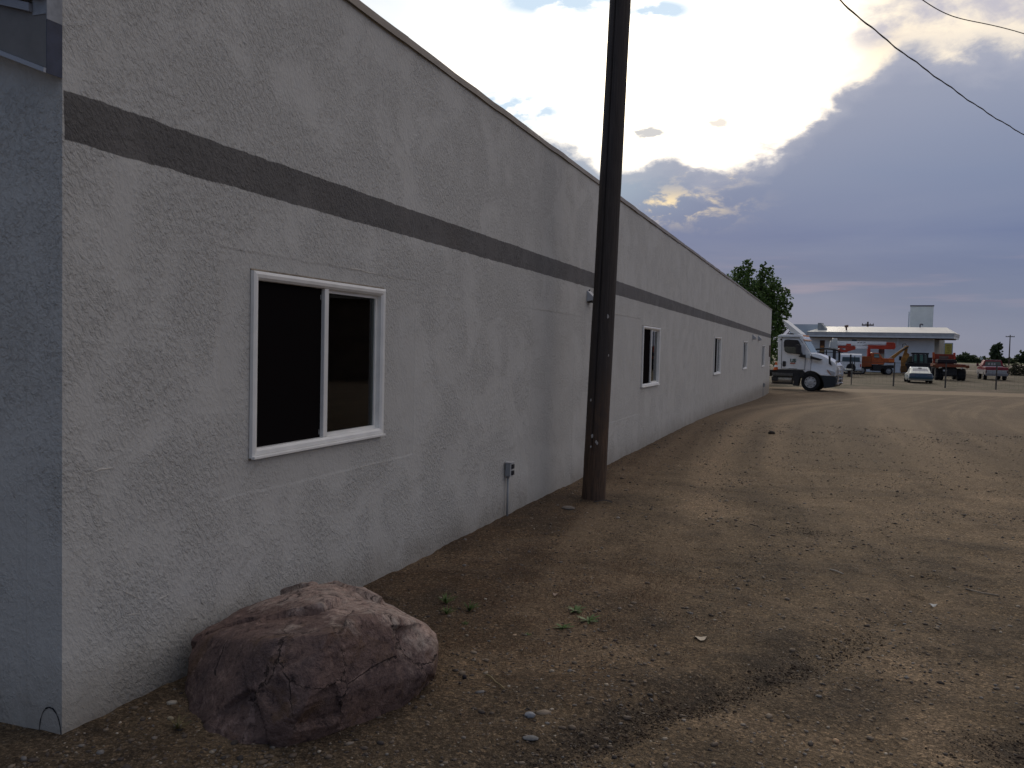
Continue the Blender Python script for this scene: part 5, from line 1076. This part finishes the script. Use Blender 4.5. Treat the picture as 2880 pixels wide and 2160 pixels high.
for s_, a in ((-1, 1475), (1, 2055)):
    for d_ in (-.16, .16):
        x_, z_ = q(a, 1310); e = wheel(ft, x_+d_+.13, .95, .50, .50, .26, DARKM, sgn=-1, rimr=.5); e.rotation_euler = (0, 0, R(90))
for s_ in (-1, 1): e = wheel(ft, s_*.95, 4.9, .5, .5, .28, DARKM, sgn=-1); e.rotation_euler = (0, 0, R(90*s_))

# ------------------------------------------------------------------ red and white pickup from behind
pk = thing('pickup_truck', 'old red and white pickup truck seen from behind right of the flatbed', 'pickup', (13.5, 84.8, -.3))
RED = pmat('faded_red', (.30, .045, .06), .45, var=.2, vscale=2); PWH = pmat('dusty_white', (.50, .46, .43), .5, var=.2, vscale=2)
def rsec(w_, z0, z1): return [(-w_, z0), (-w_, z1), (w_, z1), (w_, z0)]
mb = MB(); mb.box((-.91, 0, .92), (.91, 2.2, 1.18)); mb.build('bed_upper', RED, pk, bevel=.02)
mb = MB(); mb.box((-.91, .0, .50), (.91, 5.0, .919)); mb.build('lower_body', PWH, pk, bevel=.03)
mb = MB(); ring3(mb, [(2.2, [(-.91, .92), (-.91, 1.18), (-.68, 1.78), (.68, 1.78), (.91, 1.18), (.91, .92)]), (3.3, [(-.91, .92), (-.91, 1.18), (-.68, 1.80), (.68, 1.80), (.91, 1.18), (.91, .92)]), (3.9, [(-.91, .92), (-.91, 1.17), (-.9, 1.18), (.9, 1.18), (.91, 1.17), (.91, .92)]), (5.0, [(-.88, .92), (-.88, 1.08), (-.86, 1.10), (.86, 1.10), (.88, 1.08), (.88, .92)])]); mb.build('cab', RED, pk, bevel=.02)
mb = MB(); mb.add([(-.70, 2.185, 1.27), (.70, 2.185, 1.27), (.60, 2.188, 1.68), (-.60, 2.188, 1.68)], [(0, 1, 2, 3)]); mb.build('rear_window', pmat('green_tint_glass', (.10, .17, .15), .1, spec=.8), pk, fix=False)
for a in (-.42, -.16, .05): mb = MB(); mb.add([(a, 2.18, 1.36), (a+.16, 2.18, 1.36), (a+.15, 2.18, 1.54), (a+.02, 2.18, 1.54)], [(0, 1, 2, 3)]); mb.build('window_sticker', pmat('sticker_pale', (.40, .46, .42), .5), pk, fix=False)
mb = MB(); mb.box((-.80, 2.17, 1.19), (.80, 2.199, 1.255)); mb.build('white_stripe', WHITEP, pk); mb = MB(); mb.box((-.66, 2.3, 1.801), (.66, 3.2, 1.83)); mb.build('roof_cap', pmat('roof_pale', (.36, .34, .34), .5), pk)
mb = MB(); mb.box((-.78, -.014, .66), (.78, -.001, .86)); mb.build('tailgate_panel', pmat('tailgate_silver', (.46, .46, .46), .45, var=.3, vscale=12), pk)
mb = MB(); mb.box((-.90, -.18, .40), (.88, -.03, .62)); mb.build('rear_bumper', pmat('bumper_grey', (.26, .25, .26), .4, var=.2), pk, bevel=.02)
for s_ in (-1, 1): mb = MB(); mb.box((s_*.85-.05, -.02, .66), (s_*.85+.05, -.002, .88)); mb.build('tail_light', pmat('tail_dark', (.10, .03, .03), .4), pk)
mb = MB(); mb.box((-.93, 1.0, .915), (-.911, 4.6, .96)); mb.build('side_stripe', pmat('pink_stripe', (.42, .24, .26), .5), pk)
mb = MB(); mb.box((-1.18, 3.3, 1.2), (-1.0, 3.38, 1.48)); mb.tube([(-1.0, 3.34, 1.3), (-.88, 3.34, 1.25)], .02, 6); mb.build('side_mirror', pmat('mirror_red', (.14, .03, .035), .5), pk)
for s_ in (-1, 1):
    for y_ in (1.0, 4.0): wheel(pk, s_*.89, y_, .36, .36, .24, PWH, sgn=-1).rotation_euler = (0, 0, R(90*s_))

pk.scale = (.965, .97, .965)
# ------------------------------------------------------------------ fence
fe = thing('wire_fence', 'dark wire fence on thin posts in front of the parked vehicles', 'fence', (0, 60.5, -.3))
POSTM = pmat('fence_post_metal', (.10, .09, .08), .7, var=.3)
for x_ in (-10.8, -7.7, -4.7, -1.7, 1.30, 3.81, 6.80, 9.62, 12.6, 15.6, 18.6, 21.6):
    mb = MB(); mb.cyl((x_, 0, -.1), (x_+random.uniform(-.03, .03), 0, 1.55), .048 if x_ in (3.81, 6.8, 9.62) else .03, .04 if x_ in (3.81, 6.8, 9.62) else .03, 8); mb.build('post', POSTM, fe)
mb = MB()
for k in range(int(33/.24)):
    x_ = -11+.24*k; mb.box((x_, -.003, .1), (x_+.004, 0.0, 1.45))
for zz in (.1, .3, .5, .7, .9, 1.1, 1.3, 1.45): mb.box((-11, .001, zz), (21.6, .004, zz+.004))
mb.build('wire_mesh', POSTM, fe)
mb = MB(); mb.tube([(-11, 0, 1.5), (21.6, 0, 1.5)], .011, 5); mb.build('top_wire', BLACKP, fe)

# ------------------------------------------------------------------ trees
def leaf_mat(name, c0, c1, c2):
    mt = bpy.data.materials.new(name); mt.use_nodes = True; n = NT(mt.node_tree); n.n.clear()
    ge = n.new('ShaderNodeNewGeometry'); col = n.ramp(ge.outputs['Random Per Island'], [(0, c0), (.6, c1), (1, c2)])
    d = n.new('ShaderNodeBsdfPrincipled'); n.put(d.inputs['Base Color'], col); d.inputs['Roughness'].default_value = .55; d.inputs['Specular IOR Level'].default_value = .35
    tl_ = n.new('ShaderNodeBsdfTranslucent'); n.put(tl_.inputs[0], col); mx = n.new('ShaderNodeMixShader'); mx.inputs[0].default_value = .4
    n.l.new(d.outputs[0], mx.inputs[1]); n.l.new(tl_.outputs[0], mx.inputs[2]); o = n.new('ShaderNodeOutputMaterial'); n.l.new(mx.outputs[0], o.inputs[0]); return mt
LEAF = leaf_mat('cottonwood_leaf', (.050, .090, .028), (.10, .175, .045), (.17, .25, .07))
LEAFD = leaf_mat('far_leaf', (.045, .070, .035), (.075, .105, .050), (.10, .13, .06))
BARK = pmat('bark', (.09, .07, .055), .9, var=.4, vscale=6)
def foliage(name, lobes, nper, size, mat, parent, shell=.55):
    V_ = []; 
    for (cx, cy, cz, r_) in lobes:
        k = int(nper*r_**2); d = rng.normal(size=(k, 3)); d /= np.linalg.norm(d, axis=1)[:, None]
        # twig clusters: bunches of leaves around shared points
        nc = max(6, k//9); cd = rng.normal(size=(nc, 3)); cd /= np.linalg.norm(cd, axis=1)[:, None]; cr = r_*(shell+(1.08-shell)*rng.random(nc)**.6)*(1+.18*rng.normal(size=nc)*.5)
        cc_ = cd*cr[:, None]; ci = rng.integers(0, nc, k); P_ = cc_[ci]+d*(r_*.17)*rng.random(k)[:, None]**.5
        V_.append(P_*np.array([1, 1, .95])+np.array([cx, cy, cz]))
    P_ = np.concatenate(V_); k = len(P_); a = rng.normal(size=(k, 3)); a /= np.linalg.norm(a, axis=1)[:, None]; b_ = np.cross(a, rng.normal(size=(k, 3))); b_ /= np.linalg.norm(b_, axis=1)[:, None]
    s = size*rng.uniform(.6, 1.25, k)[:, None]
    V = np.stack([P_-a*s*.5, P_+b_*s*.42, P_+a*s*.5, P_-b_*s*.42], 1).reshape(-1, 3); F = np.arange(4*k).reshape(-1, 4)
    return npmesh(name, V, F, mat, parent)
def tree(label, x, y, lobes, nper, size, mat=LEAFD, tr_=.18, h0=1.2, cat='tree', group=None, shell=.55, name='tree'):
    z = gz(y) if y < 100 else -.3
    t = thing(name, label, cat, (x, y, z), 0, group)
    foliage('crown', lobes, nper, size, mat, t, shell)
    mb = MB(); mb.cyl((0, 0, -.2), (0, 0, h0), tr_*1.2, tr_*.85, 10, cap=False)
    for (cx, cy, cz, r_) in lobes:
        m_ = (cx*.4, cy*.4, h0+(cz-h0)*.45); mb.cyl((0, 0, h0-.05), m_, tr_*.55, tr_*.35, 6, cap=False); mb.cyl(m_, (cx, cy, cz+r_*.3), tr_*.35, tr_*.10, 6, cap=False)
    mb.build('trunk', BARK, t, smooth=True); return t
tree('tall dense cottonwood tree rising behind the far end of the wall and the truck', -5.2, 62.5,
     [(-.85, 0, 6.6, 1.0), (-.55, .1, 7.5, .62), (-.45, .1, 8.15, .34), (-1.15, .1, 7.55, .38), (.75, .1, 6.5, .9), (.72, 0, 7.35, .55), (.62, 0, 7.95, .30), (1.05, .1, 7.75, .24), (1.5, 0, 6.5, .45), (1.75, 0, 5.7, .72), (2.15, .1, 6.15, .28), (2.3, 0, 5.2, .38), (-.1, 0, 5.4, 1.55),
      (-2.1, .3, 5.5, 1.0), (-2.2, .2, 6.5, .36), (.9, .3, 4.8, 1.2), (1.9, .2, 4.6, .65), (-1.5, 0, 4.2, 1.5), (.9, 0, 3.7, 1.1), (1.8, .2, 3.6, .5), (1.95, .1, 4.05, .3), (.2, .3, 3.0, 1.3), (1.0, 0, 2.5, .9), (-.9, .2, 2.4, 1.3), (1.2, .2, 1.7, .7)], 2100, .135, LEAF, .22, 1.6, shell=.3, name='cottonwood_tree')
tree('dark round tree standing alone on the horizon left of the distant power pole', 50.5, 320, [(0, 0, 4.6, 1.5), (-.5, 0, 3.4, 1.6), (.6, .3, 5.6, 1.15), (.1, 0, 2.3, 1.7), (1.2, 0, 5.2, .7), (-.7, 0, 5.4, .7)], 420, .55, LEAFD, .25, 1.2, shell=.2)
tg = 'low bushes along the horizon'
for i, (x, r_, h_, lab) in enumerate(((41.5, 1.9, 2.6, 'tallest low bush on the horizon just right of the flatbed truck'), (44.5, 1.5, 1.7, 'low bush on the horizon between the tall bush and the round tree'), (47.3, 1.4, 1.5, 'low bush touching the left foot of the round horizon tree'), (38.6, 1.5, 1.3, 'leftmost low bush on the horizon right behind the flatbed truck'), (53.6, 1.5, 1.5, 'low bush just right of the round horizon tree'), (56.3, 1.3, .9, 'lowest bush on the horizon beside the power pole'))):
    tree(lab, x, 320+i*2, [(0, 0, h_*.62, r_*.95), (r_*.9, 0, h_*.42, r_*.7), (-r_*.9, .3, h_*.45, r_*.7), (0, 0, .5, r_)], 260, .6, LEAFD, .12, .5, 'bush', tg, .2, 'bush')
tree('broad leafy tree at the right edge of the view beyond the power pole', 60.2, 320, [(0, 0, 3.6, 2.0), (1.8, 0, 4.6, 1.9), (-2.0, 0, 2.6, 1.6), (.5, 0, 1.8, 2.4), (3.4, 0, 3.4, 2.2), (-3.3, 0, 1.6, 1.2), (-1.2, 0, .9, 1.6)], 300, .6, LEAFD, .28, 1.2, shell=.2)
for i_, (bx_, by_, lab) in enumerate(((19.6, 112, 'scrubby brush directly behind the right side of the pickup'), (22.0, 113, 'scrubby brush at the right edge of the view behind the wire fence'), (24.5, 113, 'scrubby brush just beyond the right edge of the view'))):
    tree(lab, bx_, by_, [(0, 0, .5, .9), (1.2, .3, .45, .8), (-1.2, .2, .4, .8), (.3, .5, .9, .6)], 1500, .14, leaf_mat('brush_leaf_%d' % i_, (.030, .034, .018), (.050, .052, .028), (.075, .070, .040)), .05, .2, 'bush', 'scrubby bushes behind the pickup', .1, 'brush')
# poles behind
def upole(x, y, h_, w_, label, arms=1):
    t = thing('power_pole', label, 'power pole', (x, y, -.3), R(-8)); mb = MB(); mb.cyl((0, 0, 0), (0, 0, h_), .17, .11, 10); mb.build('pole', BARK, t)
    for k in range(arms): mb = MB(); mb.box((-w_/2, -.08, h_-.55-.9*k), (w_/2, .08, h_-.37-.9*k)); mb.build('crossarm', BARK, t)
    for dx in (-.45, -.15, .2, .45): mb = MB(); mb.cyl((dx*w_, 0, h_-.37), (dx*w_, 0, h_-.2), .05, .04, 6); mb.build('insulator', BARK, t)
upole(4.62, 130, 6.5, 1.55, 'power pole with one crossarm poking up behind the white roof')
upole(42.4, 250, 7.75, 2.0, 'distant power pole with one crossarm between the horizon trees')
# white round sign far away
rs = thing('round_sign', 'tiny pale round sign in front of the horizon bushes', 'sign', (24.6, 170, -.3)); mb = MB(); mb.lathe((0, 0, 1.75), [(0, .26), (.03, .26)], 'y', 16); mb.build('disc', pmat('pale_disc', (.5, .55, .52), .6), rs); mb = MB(); mb.cyl((0, .06, 0), (0, .06, 1.8), .03, .03, 6); mb.build('post', GREYM, rs)
# unseen shed added beyond the right edge so the panes mirror brown, not sky
sh = thing('added_shed', 'unseen brown board shed added beyond the right edge to darken the pane reflections', 'shed', (24, 43, 0), R(-32))
mb = MB(); mb.box((-9, -3, -.5), (9, 3, 4.2)); mb.build('wall', pmat('shed_boards', (.26, .17, .115), .9, var=.35, vscale=1.5), sh)
mb = MB(); mb.prismx([(-3.4, 4.1), (3.4, 4.1), (0, 5.6)], -9.3, 9.3); mb.build('roof', pmat('shed_roof', (.12, .11, .10), .8), sh)
